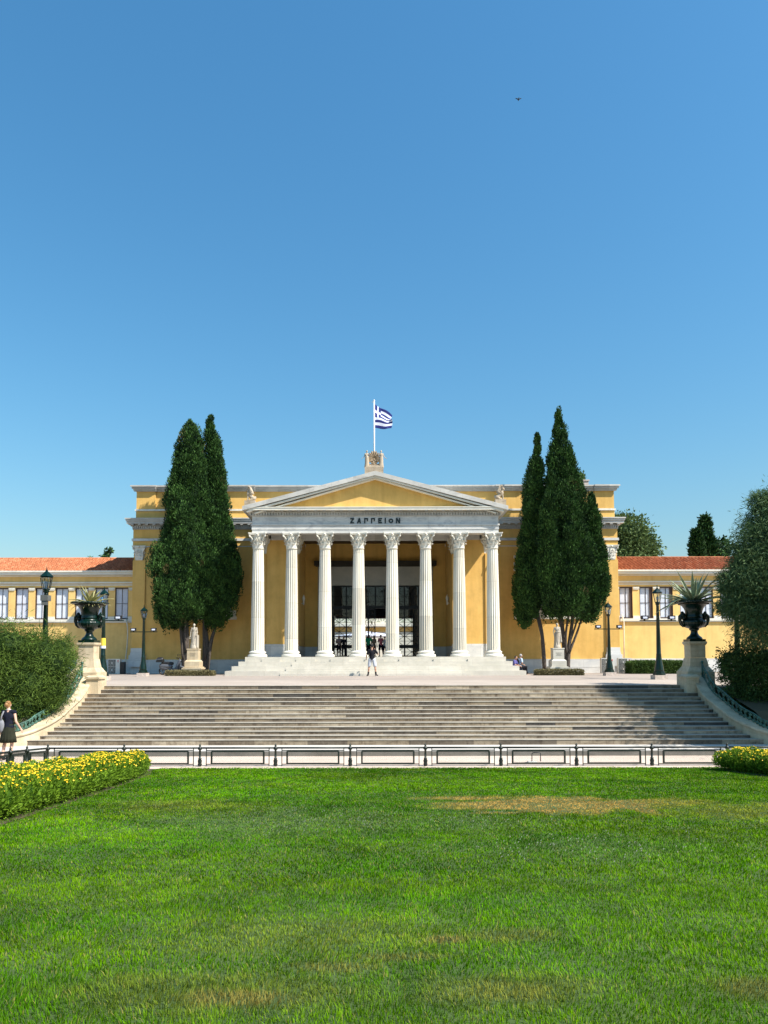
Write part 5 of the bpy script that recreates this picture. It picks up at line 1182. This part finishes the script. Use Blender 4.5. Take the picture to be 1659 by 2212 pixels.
def person(label, loc, rz, H=1.72, pose={}, skin=SKIN, hair=('short', HDK), top=(BL, 'tee'), bottom=(BL, 'shorts'), shoes=BL, extras=(), fem=False, group=None, voxel=.011, socks=None):
    t = thing('person', label, 'person', loc, rz, group); t.scale = (H/1.75,)*3; J = joints(pose)
    bd = body_mb(J, fem).build('body', skin, t, world=False, remesh=voxel)
    e = MB()
    for sx in (-1, 1): e.ball(J['head']+Vector((sx*.030, -.086, .018)), (.011, .008, .007), 8, 6)
    e.build('eyes', BL, bd, world=False)
    m = MB(); m.ball(J['head']+Vector((0, -.080, -.058)), (.022, .008, .006), 8, 5); m.build('mouth', PINK, bd, world=False)
    # hair
    m = MB(); h = J['head']; kind, hm = hair
    m.ball(h+Vector((0, .018, .035)), (.085, .094, .098), 14, 10)
    if kind == 'long': m.cap(h+Vector((0, .06, .0)), h+Vector((0, .07, -.26)), .07, .055); m.cap(h+Vector((.04, .05, -.02)), h+Vector((.05, .05, -.22)), .05, .035); m.cap(h+Vector((-.04, .05, -.02)), h+Vector((-.05, .05, -.22)), .05, .035)
    if kind == 'bun': m.ball(h+Vector((.01, .10, .02)), (.055, .05, .055)); m.ball(h+Vector((0, .05, -.03)), (.065, .05, .05)); m.ball(h+Vector((.045, .09, -.0)), (.03, .03, .035)); m.ball(h+Vector((-.03, .07, .08)), (.05, .05, .035))
    if kind != 'none': m.build('hair', hm, t, world=False, remesh=.010)
    if kind == 'cap':
        c = MB(); c.ball(h+Vector((0, .01, .05)), (.092, .100, .085), 16, 10); c.ball(h+Vector((0, -.11, .045)), (.065, .07, .012), 14, 6); c.build('cap', BL, t, world=False)
    # top
    tm, tk = top; m = MB(); g = .014; J2 = J
    m.ball(J['pelvis']+Vector((0, 0, .03)), (.165+g, .115+g, .11)); m.cap(J['pelvis'], J['waist'], .125+g, .11+g); m.ball(J['waist'], (.14+g, .095+g, .12)); m.ball(J['chest'], (.168+g, .108+g, .155)); m.cap(J['waist'], J['chest'], .105+g, .115+g); m.cap(J['chest']+Vector((0, 0, .04)), J['neck']-Vector((0, 0, .03)), .10+g, .065); m.cap(J['sa'], J['sb'], .070, .070); m.cap(J['neck']-Vector((.07, 0, .05)), J['neck']-Vector((-.07, 0, .05)), .06, .06)
    if tk == 'tee':
        for s in 'ab': m.cap(J['s'+s], J['s'+s].lerp(J['e'+s], .72), .066, .062)
    if tk == 'long':
        for s in 'ab': m.cap(J['s'+s], J['e'+s], .066, .052); m.cap(J['e'+s], J['e'+s].lerp(J['w'+s], .92), .052, .038)
    m.build('top', tm, t, world=False, remesh=.012)
    bm_, bk = bottom; m = MB()
    if bk in ('shorts', 'trousers'):
        m.ball(J['pelvis']+Vector((0, 0, -.02)), (.175, .128, .12))
        for s in 'ab':
            if bk == 'shorts': m.cap(J['h'+s], J['h'+s].lerp(J['k'+s], .80), .108, .096)
            else: m.cap(J['h'+s], J['k'+s], .105, .078); m.cap(J['k'+s], J['f'+s].lerp(J['k'+s], .06), .075, .060)
        m.build('shorts' if bk == 'shorts' else 'trousers', bm_, t, world=False, remesh=.012)
    else:
        P_ = J['pelvis']; k_ = (J['ka']+J['kb'])/2
        prof = [(.145, P_.z+.12), (.17, P_.z+.02), (.20, P_.z-.12), (.235, .66), (.255, .52), (.245, .52), (.2, .7)]
        m.lathe(prof, P_.x, P_.y, 64, mod=lambda a, z: (1+.05*math.sin(a*13)*(max(0, P_.z-z)/.4))*(1-.22*abs(math.sin(a))), cap=False); m.build('skirt', bm_, t, world=False)
    m = MB()
    for s in 'ab': A_, T_ = J['f'+s], J['t'+s]; m.cap(A_+Vector((0, .02, -.03)), T_, .046, .042); m.cap(A_+Vector((0, .01, .0)), A_+Vector((0, 0, -.03)), .045, .05)
    m.build('shoes', shoes, t, world=False, remesh=.012)
    if shoes is BL and socks:
        m = MB()
        for s in 'ab': m.cap(J['f'+s]-Vector((0, -.03, .065)), J['t'+s]-Vector((0, 0, .022)), .030, .030)
        m.build('soles', SHOEW, t, world=False, remesh=.012)
    if socks:
        m = MB()
        for s in 'ab': m.cap(J['f'+s], J['f'+s].lerp(J['k'+s], .32), .044, .050)
        m.build('socks', socks, t, world=False)
    for nm, fn, mt in extras:
        m = MB(); fn(m, J); m.build(nm, mt, t, world=False)
    return t
# man on the terrace, seen from behind, photographing the palace
Ym = 42.0
person('man in black t-shirt, cap and pale shorts standing alone before the portico steps', (xf(803.5, Ym, 1459), Ym, 1.84), R(172), 1.79,
       dict(ha=(-.10, 0, .92), hb=(.10, 0, .92), ka=(-.17, -.02, .50), kb=(.17, -.02, .50), fa=(-.22, .02, .08), fb=(.22, .02, .08), ta=(-.29, -.11, .035), tb=(.29, -.11, .035), ea=(-.33, -.02, 1.20), wa=(-.16, -.22, 1.42), eb=(.30, .0, 1.16), wb=(.34, -.10, .98), head=(-.0, -.03, 1.63)),
       hair=('cap', HDK), top=(BL, 'tee'), bottom=(LGREY, 'shorts'), shoes=BL, socks=BL, extras=[('phone', lambda m, J: m.box(-.19, -.11, -.33, -.32, 1.46, 1.60), BLACK)])
# woman at the left edge seen from behind
Yw = 22.5; pw = at(16, 1628, Yw)
def wbag(m, J): m.ball((.17, .10, 1.02), (.10, .07, .20)); m.tube([(.10, .10, 1.46), (.15, .13, 1.3), (.17, .12, 1.1)], .02, 6)
person('woman with golden hair bun, dark sleeveless top and skirt, walking away at the left edge', (pw.x, Yw, -.14), R(178), 1.76,
       dict(ea=(-.25, .04, 1.14), wa=(-.33, -.08, .93), ka=(-.10, -.04, .50), fa=(-.10, .0, .09), ta=(-.10, -.14, .035), kb=(.10, .0, .50), fb=(.09, .14, .10), tb=(.10, .0, .035), head=(.03, -.02, 1.63)),
       skin=SKINL, hair=('bun', HGOLD), top=(NAVY, 'none'), bottom=(OLIVE, 'skirt'), shoes=BL, fem=True, voxel=.009, extras=[('grey_bag', wbag, cloth('grey_bag_cloth', (.22, .22, .24))), ('necklace', lambda m, J: m.tube([(.07*math.cos(a*pi/8), .01+.06*math.sin(a*pi/8), 1.50) for a in range(17)], .005, 5), FLAGW)])
# people at the doors
def door_p(px, Y, H, label, rz, **k):
    return person(label, (xf(px, Y), Y, ZS), rz, H, voxel=.014, group='visitors at the palace doors', **k)
arms_x = dict(ea=(-.24, .0, 1.15), wa=(-.04, -.15, 1.22), eb=(.24, .0, 1.15), wb=(.05, -.17, 1.18))
door_p(732, 51.2, 1.47, 'woman in pale blouse and black shorts standing arms folded at the left door', 0, pose=arms_x, skin=SKINL, hair=('long', HDK), top=(TAUPE, 'tee'), bottom=(BL, 'shorts'), fem=True)
door_p(742.5, 51.0, 1.42, 'person in all dark clothes and glasses beside the woman in pale blouse', R(20), pose=dict(wb=(.1, -.2, 1.1)), hair=('short', HDK), top=(BL, 'tee'), bottom=(BL, 'trousers'), extras=[('glasses', lambda m, J: m.box(-.06, .06, -.125, -.11, 1.63, 1.66), BLACK)])
door_p(796, 50.6, 1.53, 'person with long dark hair and bright green top at the middle doors', R(165), pose=dict(ea=(-.24, -.05, 1.15), wa=(-.15, -.25, 1.2)), hair=('long', HDK), top=(GREEN, 'tee'), bottom=(BL, 'trousers'), fem=True)
door_p(807.5, 51.0, 1.44, 'person in beige top half hidden behind the man with the cap', R(30), hair=('short', HDK), top=(BEIGE, 'tee'), bottom=(BL, 'shorts'))
door_p(822.5, 50.7, 1.50, 'person in rose top and dark shorts at the middle doors', R(200), pose=dict(ea=(.25, -.05, 1.2), wa=(-.12, -.25, 1.35), ka=(-.16, -.02, .5), fa=(-.2, .02, .08), ta=(-.2, -.13, .035)), skin=SKINL, hair=('short', HGOLD), top=(PINK, 'tee'), bottom=(NAVY, 'shorts'), fem=True)
door_p(831, 51.0, 1.40, 'person in white patterned top and dark trousers right of the one in rose', R(10), hair=('short', HDK), top=(WHITE, 'tee'), bottom=(BL, 'trousers'), fem=True)
# seated pair on the right end of the steps
sit = dict(pelvis=(0, 0, .28), waist=(0, .0, .44), chest=(0, -.06, .62), neck=(0, -.10, .79), head=(0, -.15, .93), sa=(-.17, -.08, .74), sb=(.17, -.08, .74), ea=(-.26, -.18, .50), eb=(.26, -.18, .50), wa=(-.12, -.38, .42), wb=(.12, -.38, .42), ha=(-.09, 0, .25), hb=(.09, 0, .25), ka=(-.12, -.42, .28), kb=(.12, -.42, .28), fa=(-.12, -.46, -.16), fb=(.12, -.46, -.16), ta=(-.13, -.62, -.21), tb=(.13, -.62, -.21))
z3 = ZS-3*.2725
def pack(m, J): m.ball((0, .10, .58), (.13, .10, .22)); m.tube([(-.1, .0, .80), (-.12, -.1, .75)], .02, 5)
person('grey-haired man in pale blue shirt with backpack seated on the right end of the steps', (xf(1120.5, 45.0), 45.0, z3-.10), R(112), 1.78, dict(sit, ea=(-.34, -.02, .52), wa=(-.2, .1, .34)), hair=('short', HGREY), top=(BLUE, 'tee'), bottom=(BL, 'trousers'), extras=[('backpack', pack, BL)], voxel=.014)
person('dark-haired person in purple shirt seated on the steps beside the man with backpack', (xf(1110, 44.4), 44.45, z3-.13), R(60), 1.62, sit, hair=('short', HDK), top=(PURP, 'tee'), bottom=(BL, 'trousers'), voxel=.014)
p = at(1127, 1450, 44.6); t = thing('travel_bag', 'small black bag on the ground at the right end of the steps', 'bag', (p.x+.1, 44.6, ZG)); b = MB(); b.cap((p.x-.0, 44.6, ZG+.13), (p.x+.26, 44.6, ZG+.13), .12, .12); b.build('body', BL, t); b = MB(); b.tube([(p.x+.02, 44.6, ZG+.24), (p.x+.07, 44.6, ZG+.34), (p.x+.19, 44.6, ZG+.34), (p.x+.24, 44.6, ZG+.24)], .012, 5); b.build('handle', BL, t)
p = at(697, 1450, 44.0)
# ---- marble statues
def robe(b, J, slant=1):
    prof = [(.235, .03), (.24, .12), (.20, .5), (.195, .8), (.175, 1.0), (.165, 1.15)]
    b.lathe(prof, 0, 0, 96, mod=lambda a, z: (1+.10*math.sin(a*8+z*3*slant)*(1.25-z))*(1-.18*abs(math.sin(a))))
    for i in range(9): # diagonal himation folds
        z = .35+i*.10; pts = [(.19*math.cos(a)*1.0, .155*math.sin(a), z+slant*.28*math.cos(a)) for a in [pi+pi*k/10 for k in range(11)]]; b.tube(pts, .022, 6)
def statue(label, px, Y, mat, wreath):
    z0 = zf(1451.5, Y-.4); k = Y/F; t = thing('marble_statue', label, 'statue', (xf(px, Y), Y, ZG), group='marble statues among the cypresses'); x = ORG[t.name][0]
    zz = lambda py: zf(py, Y-.3); b = MB()
    b.box(x-.54, x+.54, Y-.54, Y+.54, ZG, zz(1445)); b.box(x-.51, x+.51, Y-.51, Y+.51, zz(1444.9), zz(1440)); b.box(x-.58, x+.58, Y-.56, Y+.56, zz(1445)-.0005, zz(1442))
    b.box(x-.44, x+.44, Y-.44, Y+.44, zz(1439.9), zz(1428.5)); b.frustum(x, Y, zz(1428.4), zz(1425), .44, .44, .35, .35); b.box(x-.325, x+.325, Y-.32, Y+.32, zz(1424.9), zz(1403)); b.box(x-.35, x+.35, Y-.34, Y+.34, zz(1402.9), zz(1400.4))
    b.build('pedestal', CHEEK if wreath else STEPM, t)
    b = MB()
    for j, (w_, yy) in enumerate(((.18, 1411), (.12, 1413.6), (.15, 1416))): b.box(x-w_, x+w_, Y-.326, Y-.3201, zz(yy+.6), zz(yy))
    b.build('carved_inscription', KERB, t)
    J = joints(dict(eb=(.24, -.03, 1.15), wb=(.22, -.15, .98), ea=(-.23, .0, 1.14), wa=(-.24, -.06, .90)) if wreath else dict(ea=(-.24, .02, 1.15), wa=(-.22, -.03, .90), eb=(.22, -.04, 1.16), wb=(.04, -.20, 1.12)))
    m = body_mb(J); robe(m, J, 1); m.cap((.17, .02, 1.42), (.0, -.12, 1.1), .06, .05); m.ball((0, .0, 1.66), (.085, .095, .09)); m.cap((0, -.0, .02), (0, 0, .05), .26, .26)
    if wreath: m.box(.14, .30, -.08, .22, .0, .95); m.cap((.22, -.06, .95), (.24, -.1, .1), .06, .08)
    else: m.cap((.20, -.03, 1.12), (.24, -.05, .45), .06, .09)
    o = m.build('figure', mat, t, world=False, remesh=.014); o.scale = (.86,)*3; o.location = (0, 0, zz(1400.4)-ZG)
    if wreath:
        m = MB(); m.tube([(-.255+.075*math.cos(a), -.08, .76+.075*math.sin(a)) for a in [i*pi/8 for i in range(17)]], .026, 7); w_ = m.build('wreath', mat, t, world=False); w_.scale = (.86,)*3; w_.location = (0, 0, zz(1400.4)-ZG)
    return t
statue('marble statue in draped robe holding a wreath, between the left cypress trunks', 418.5, 44.4, STATM, True)
statue('marble statue in draped robe with a bent arm, beside the many-stemmed right cypress', 1204, 44.4, STATM, False)
# ---- ridge sculpture, griffins
zt_ = zap
AC = thing('ridge_sculpture', 'carved palmette flanked by two robed figures on the pediment peak', 'sculpture', (0, 43.9, zt_))
x0 = xf(808.5, 43.9); b = MB(); zb_ = zf(1010.5, 43.9); b.prism([(x0-.56, zap-.22), (x0, zap-.02), (x0+.56, zap-.22), (x0+.56, zb_), (x0-.56, zb_)][::1], 43.65, 44.3); b.frustum(x0, 43.97, zb_, zb_+.10, .5, .3, .25, .28); b.build('plinth', SCULP, AC)
b = MB(); zc_ = zf(993, 43.9); zt2 = zf(972.5, 43.9)
for i in range(15):
    a = R(-112+16*i); L_ = (zt2-zc_)*(1-.28*abs(math.sin(a))**1.2); d = Vector((math.sin(a), 0, math.cos(a))); c = Vector((x0, 43.95, zc_))
    b.tube([c+d*.05, c+d*L_*.5+Vector((0, -.05, 0)), c+d*L_*.85+Vector((0, -.04, 0)), c+d*L_+Vector((0, -.09, 0))], [.02, .035, .045, .02], 6)
b.ball((x0, 43.97, zc_+.02), (.10, .07, .10)); b.ball((x0, 44.02, zc_+.16), (.27, .05, .40))
for sx in (-1, 1):
    for cz, rr_, cx_ in ((-.12, .12, .14), (-.40, .15, .19)):
        b.tube([(x0+sx*(cx_+rr_*(1-i*.045)*math.cos(i*.5)), 43.93, zc_+cz+rr_*(1-i*.045)*math.sin(i*.5)) for i in range(18)], .035, 6)
    b.tube([(x0+sx*.05, 43.95, zb_+.05), (x0+sx*.30, 43.93, zb_+.15), (x0+sx*.36, 43.93, zb_+.34), (x0+sx*.22, 43.93, zb_+.5), (x0+sx*.10, 43.93, zb_+.40)], [.06, .07, .06, .05, .04], 7)
b.ball((x0, 43.98, zb_+.25), (.16, .08, .26)); b.build('palmette', simple('dark_carving', (.30, .22, .14), .85, 0, .4, 12), AC)
for sx in (-1, 1):
    J = joints(dict(ea=(-.26, .0, 1.18) if sx > 0 else (-.26, .02, 1.12), wa=(-.30, -.08, 1.34) if sx > 0 else (-.44, .0, .98), eb=(.26, .0, 1.18) if sx < 0 else (.28, .02, 1.12), wb=(.30, -.08, 1.34) if sx < 0 else (.46, .0, .98)))
    m = body_mb(J, True); robe(m, J, sx); m.ball((0, .02, 1.67), (.09, .10, .085))
    o = m.build('robed_figure', SCULP, AC, world=False, remesh=.02); o.scale = (.62,)*3; o.location = (x0+sx*.43, .0, zb_-zt_-.02)
def griffin(sx, px, lab):
    Y = 43.95; zb0 = zf(1082 if sx < 0 else 1080.5, Y); t = thing('winged_sphinx', lab, 'sculpture', (xf(px, Y), Y, zb0), group='winged figures on the pediment corners'); 
    b = MB(); b.box(-.32, .32, -.22, .22, -.55, 0); b.build('plinth', SCULP, t, world=False); d = sx
    m = MB(); m.ball((-d*.16, 0, .16), (.17, .13, .15)); m.cap((-d*.12, 0, .2), (d*.10, 0, .42), .12, .12); m.cap((d*.12, -.06, .40), (d*.16, -.07, .03), .05, .04); m.cap((d*.12, .06, .40), (d*.16, .07, .03), .05, .04)
    m.cap((d*.12, 0, .48), (d*.15, 0, .62), .07, .06); m.ball((d*.18, 0, .67), (.085, .08, .09)); m.cap((d*.22, 0, .66), (d*.27, 0, .63), .04, .03); m.cap((-d*.1, -.08, .08), (d*.06, -.09, .03), .06, .05); m.tube([(-d*.3, 0, .08), (-d*.36, 0, .2), (-d*.3, 0, .3)], .03, 6)
    m.build('body', SCULP, t, world=False, remesh=.02)
    m = MB()
    for yy in (-.11, .09):
        for i in range(8):
            a = i/7; m.tube([(d*.05, yy, .38), (-d*(.10+.10*a), yy*1.2, .55-.05*a), (-d*(.06+.16*a)+d*.02, yy*1.2, .84-.38*a)], [.04, .05, .02], 6)
        m.tube([(d*.05+.0, yy, .4), (-d*.05, yy, .62), (d*.0, yy, .80), (d*.10, yy, .86), (d*.14, yy, .78)], [.05, .06, .06, .05, .03], 7)
    m.build('wing', SCULP, t, world=False)
griffin(-1, 537.5, 'winged sphinx sculpture on the left corner of the pediment'); griffin(1, 1084.5, 'winged sphinx sculpture on the right corner of the pediment')
# ---- flag
Yf = 45.2; xp = xf(809, Yf); FP = thing('flagpole', 'white pole on the pediment peak flying a blue and white striped flag', 'flagpole', (xp, Yf, zap-.3))
zt3 = zf(866, Yf); b = MB(); b.tube([(xp, Yf, zap-.9), (xp, Yf, zt3)], [.055, .042], 12); b.ball((xp, Yf, zt3+.02), .06, 10, 6); b.tube([(xp-.14, Yf, zt3-.07), (xp, Yf, zt3-.07)], .02, 6); b.build('pole', POLEM, FP)
nu, nv = 54, 36; hz = zf(872.5, Yf)-zf(924, Yf); z_t = zf(872.5, Yf); b = MB(); V = []
for j in range(nv+1):
    v = j/nv
    for i in range(nu+1):
        u = i/nu; fold = math.sin(2.2*pi*(v-.55*u)+.6)*u; x = xp+.035+1.10*u-.06*u*(v > .5)*(v-.5)*2-.06*math.sin(pi*v*2)*u+.03*math.sin(9*u+4*v)*u
        ztop = z_t-.44*u**.85; zbo = z_t-hz+.17*u**2+.07*math.sin(6.5*u)*u
        vv = v+.085*u*math.sin(2*pi*v); z = ztop+(zbo-ztop)*vv
        y = Yf+.55*u+.16*math.sin(7.5*u+5*v)*u**.5+.14*fold+.20*u*math.sin(2*pi*v*1.1+1)
        V.append((x, y, z))
fs = []; 
b.add(V, [], 0)
for j in range(nv):
    for i in range(nu):
        cu, cv = (i+.5)/nu*13.5, (j+.5)/nv*9
        if cu < 5 and cv < 5: white = (2 <= cu < 3) or (2 <= cv < 3)
        else: white = int(cv) % 2 == 1
        b.f.append((j*(nu+1)+i, (j+1)*(nu+1)+i, (j+1)*(nu+1)+i+1, j*(nu+1)+i+1)); b.m.append(1 if white else 0); b.sm.append(True)
fl = b.build('flag', [FLAGB, FLAGW], FP); sd_ = fl.modifiers.new('thickness', 'SOLIDIFY'); sd_.thickness = .006
# ---- bird
pb = at(1122, 215, 55); t = thing('flying_bird', 'tiny dark bird flying high in the blue sky at upper right', 'bird', pb); b = MB(); b.cap((-.0, .06, -.03), (.0, -.12, .0), .045, .03); b.ball((0, -.16, .01), .03, 8, 6)
b.build('body', BLACK, t, world=False); b = MB()
for sx in (-1, 1): b.add([(sx*.02, -.06, 0), (sx*.02, .06, 0), (sx*.13, .05, .05), (sx*.16, -.05, .06), (sx*.27, .02, .10), (sx*.02, -.06, -.012), (sx*.02, .06, -.012), (sx*.13, .05, .04), (sx*.16, -.05, .05)], [(0, 1, 2, 3), (3, 2, 4), (5, 8, 7, 6), (8, 4, 7), (0, 3, 8, 5), (1, 6, 7, 2), (3, 4, 8), (2, 7, 4)])
b.build('wings', BLACK, t, world=False)
# ---- scooter
Ys = 45.4; xs0 = xf(338, Ys, 1450); t = thing('parked_scooter', 'dark scooter with a rear top box parked behind the low hedge by the left statue', 'scooter', (xs0+.9, Ys, ZG))
SG = simple('scooter_grey', (.10, .105, .12), .35, .2)
def wheel(cx):
    b = MB(); ring_ = [(cx+.20*math.cos(a*pi/12), Ys, ZG+.25+.20*math.sin(a*pi/12)) for a in range(25)]; b.tube(ring_, .055, 8); o = b.build('wheel', BLACK, t)
    b = MB(); [b.bar((cx, Ys, ZG+.25), (cx+.18*math.cos(a*pi/3), Ys, ZG+.25+.18*math.sin(a*pi/3)), .03) for a in range(6)]; b.build('rim', SG, o)
wheel(xs0+.38); wheel(xs0+1.62)
b = MB(); b.cap((xs0+.30, Ys, ZG+.55), (xs0+.85, Ys, ZG+.52), .16, .14); b.cap((xs0+.35, Ys, ZG+.45), (xs0+.62, Ys, ZG+.40), .15, .12); b.cap((xs0+.75, Ys, ZG+.32), (xs0+1.25, Ys, ZG+.28), .10, .10); b.cap((xs0+1.22, Ys, ZG+.32), (xs0+1.42, Ys, ZG+.85), .15, .11); b.cap((xs0+1.50, Ys, ZG+.50), (xs0+1.72, Ys, ZG+.42), .08, .07); b.build('body', SG, t, remesh=.02)
b = MB(); b.cap((xs0+.38, Ys, ZG+.72), (xs0+.95, Ys, ZG+.70), .10, .10); b.build('seat', BLACK, t)
b = MB(); b.box(xs0+.0, xs0+.42, Ys-.2, Ys+.2, ZG+.78, ZG+.90); b.cap((xs0+.13, Ys, ZG+.95), (xs0+.30, Ys, ZG+.95), .14, .14); b.build('top_box', BLACK, t, remesh=.02)
b = MB(); b.box(xs0+.02, xs0+.40, Ys-.215, Ys+.18, ZG+.93, ZG+.99); b.build('top_box_band', SG, t)
b = MB(); b.tube([(xs0+1.42, Ys, ZG+.8), (xs0+1.38, Ys, ZG+1.02)], .04, 6); b.tube([(xs0+1.28, Ys-.34, ZG+1.04), (xs0+1.38, Ys, ZG+1.02), (xs0+1.28, Ys+.34, ZG+1.04)], .025, 6); b.build('handlebar', BLACK, t)
for s_ in (-1, 1): b = MB(); b.tube([(xs0+1.33, Ys+s_*.22, ZG+1.04), (xs0+1.36, Ys+s_*.24, ZG+1.18)], .01, 5); b.ball((xs0+1.36, Ys+s_*.25, ZG+1.22), (.03, .07, .05), 8, 6); b.build('mirror', BLACK, t)
b = MB(); b.ball((xs0+1.50, Ys, ZG+.86), (.06, .09, .08)); b.build('headlight', GLASS, t)
# ================================================================== light, sky, camera
cam = bpy.data.cameras.new('camera'); co = bpy.data.objects.new('camera', cam); COL.objects.link(co); SC.camera = co
cam.sensor_fit = 'VERTICAL'; cam.sensor_height = 36; cam.sensor_width = 27; cam.lens = 26; cam.clip_end = 5000; cam.clip_start = .1
cam.shift_x = 18.5/2212; cam.shift_y = (PY0-1106)/2212
co.matrix_world = Matrix.Translation((0, 0, EYE)) @ Matrix.Rotation(pi/2+TH, 4, 'X') @ Matrix.Rotation(R(-.10), 4, 'Z')
AZ, EL = R(60), R(50)
dv = Vector((math.sin(AZ)*math.cos(EL), -math.cos(AZ)*math.cos(EL), math.sin(EL)))
L = bpy.data.lights.new('sun', 'SUN'); L.energy = SUN; L.angle = R(.53); L.color = (1, .95, .86); lo_ = bpy.data.objects.new('sun', L); COL.objects.link(lo_); lo_.rotation_euler = dv.to_track_quat('Z', 'Y').to_euler(); lo_.location = (20, -10, 40)
W = bpy.data.worlds.new('World'); SC.world = W; W.use_nodes = True; nt = W.node_tree; bg = nt.nodes['Background']; bg.inputs[1].default_value = SKY
sk = nt.nodes.new('ShaderNodeTexSky'); sk.sky_type = 'NISHITA'; sk.sun_disc = False; sk.sun_elevation = EL; sk.sun_rotation = math.atan2(dv.x, dv.y); sk.air_density = AIR; sk.dust_density = DUST; sk.ozone_density = OZ; sk.altitude = 50
hs = nt.nodes.new('ShaderNodeHueSaturation'); hs.inputs['Saturation'].default_value = SAT; hs.inputs['Hue'].default_value = HUE
nt.links.new(sk.outputs[0], hs.inputs['Color']); nt.links.new(hs.outputs[0], bg.inputs[0])
SC.view_settings.view_transform = 'Standard'; SC.view_settings.look = 'None'; SC.view_settings.exposure = EXPO; SC.view_settings.gamma = 1
SC.cycles.max_bounces = 6; SC.cycles.diffuse_bounces = 2; SC.cycles.glossy_bounces = 3; SC.cycles.transparent_max_bounces = 10; SC.cycles.transmission_bounces = 4
SC.cycles.use_denoising = True
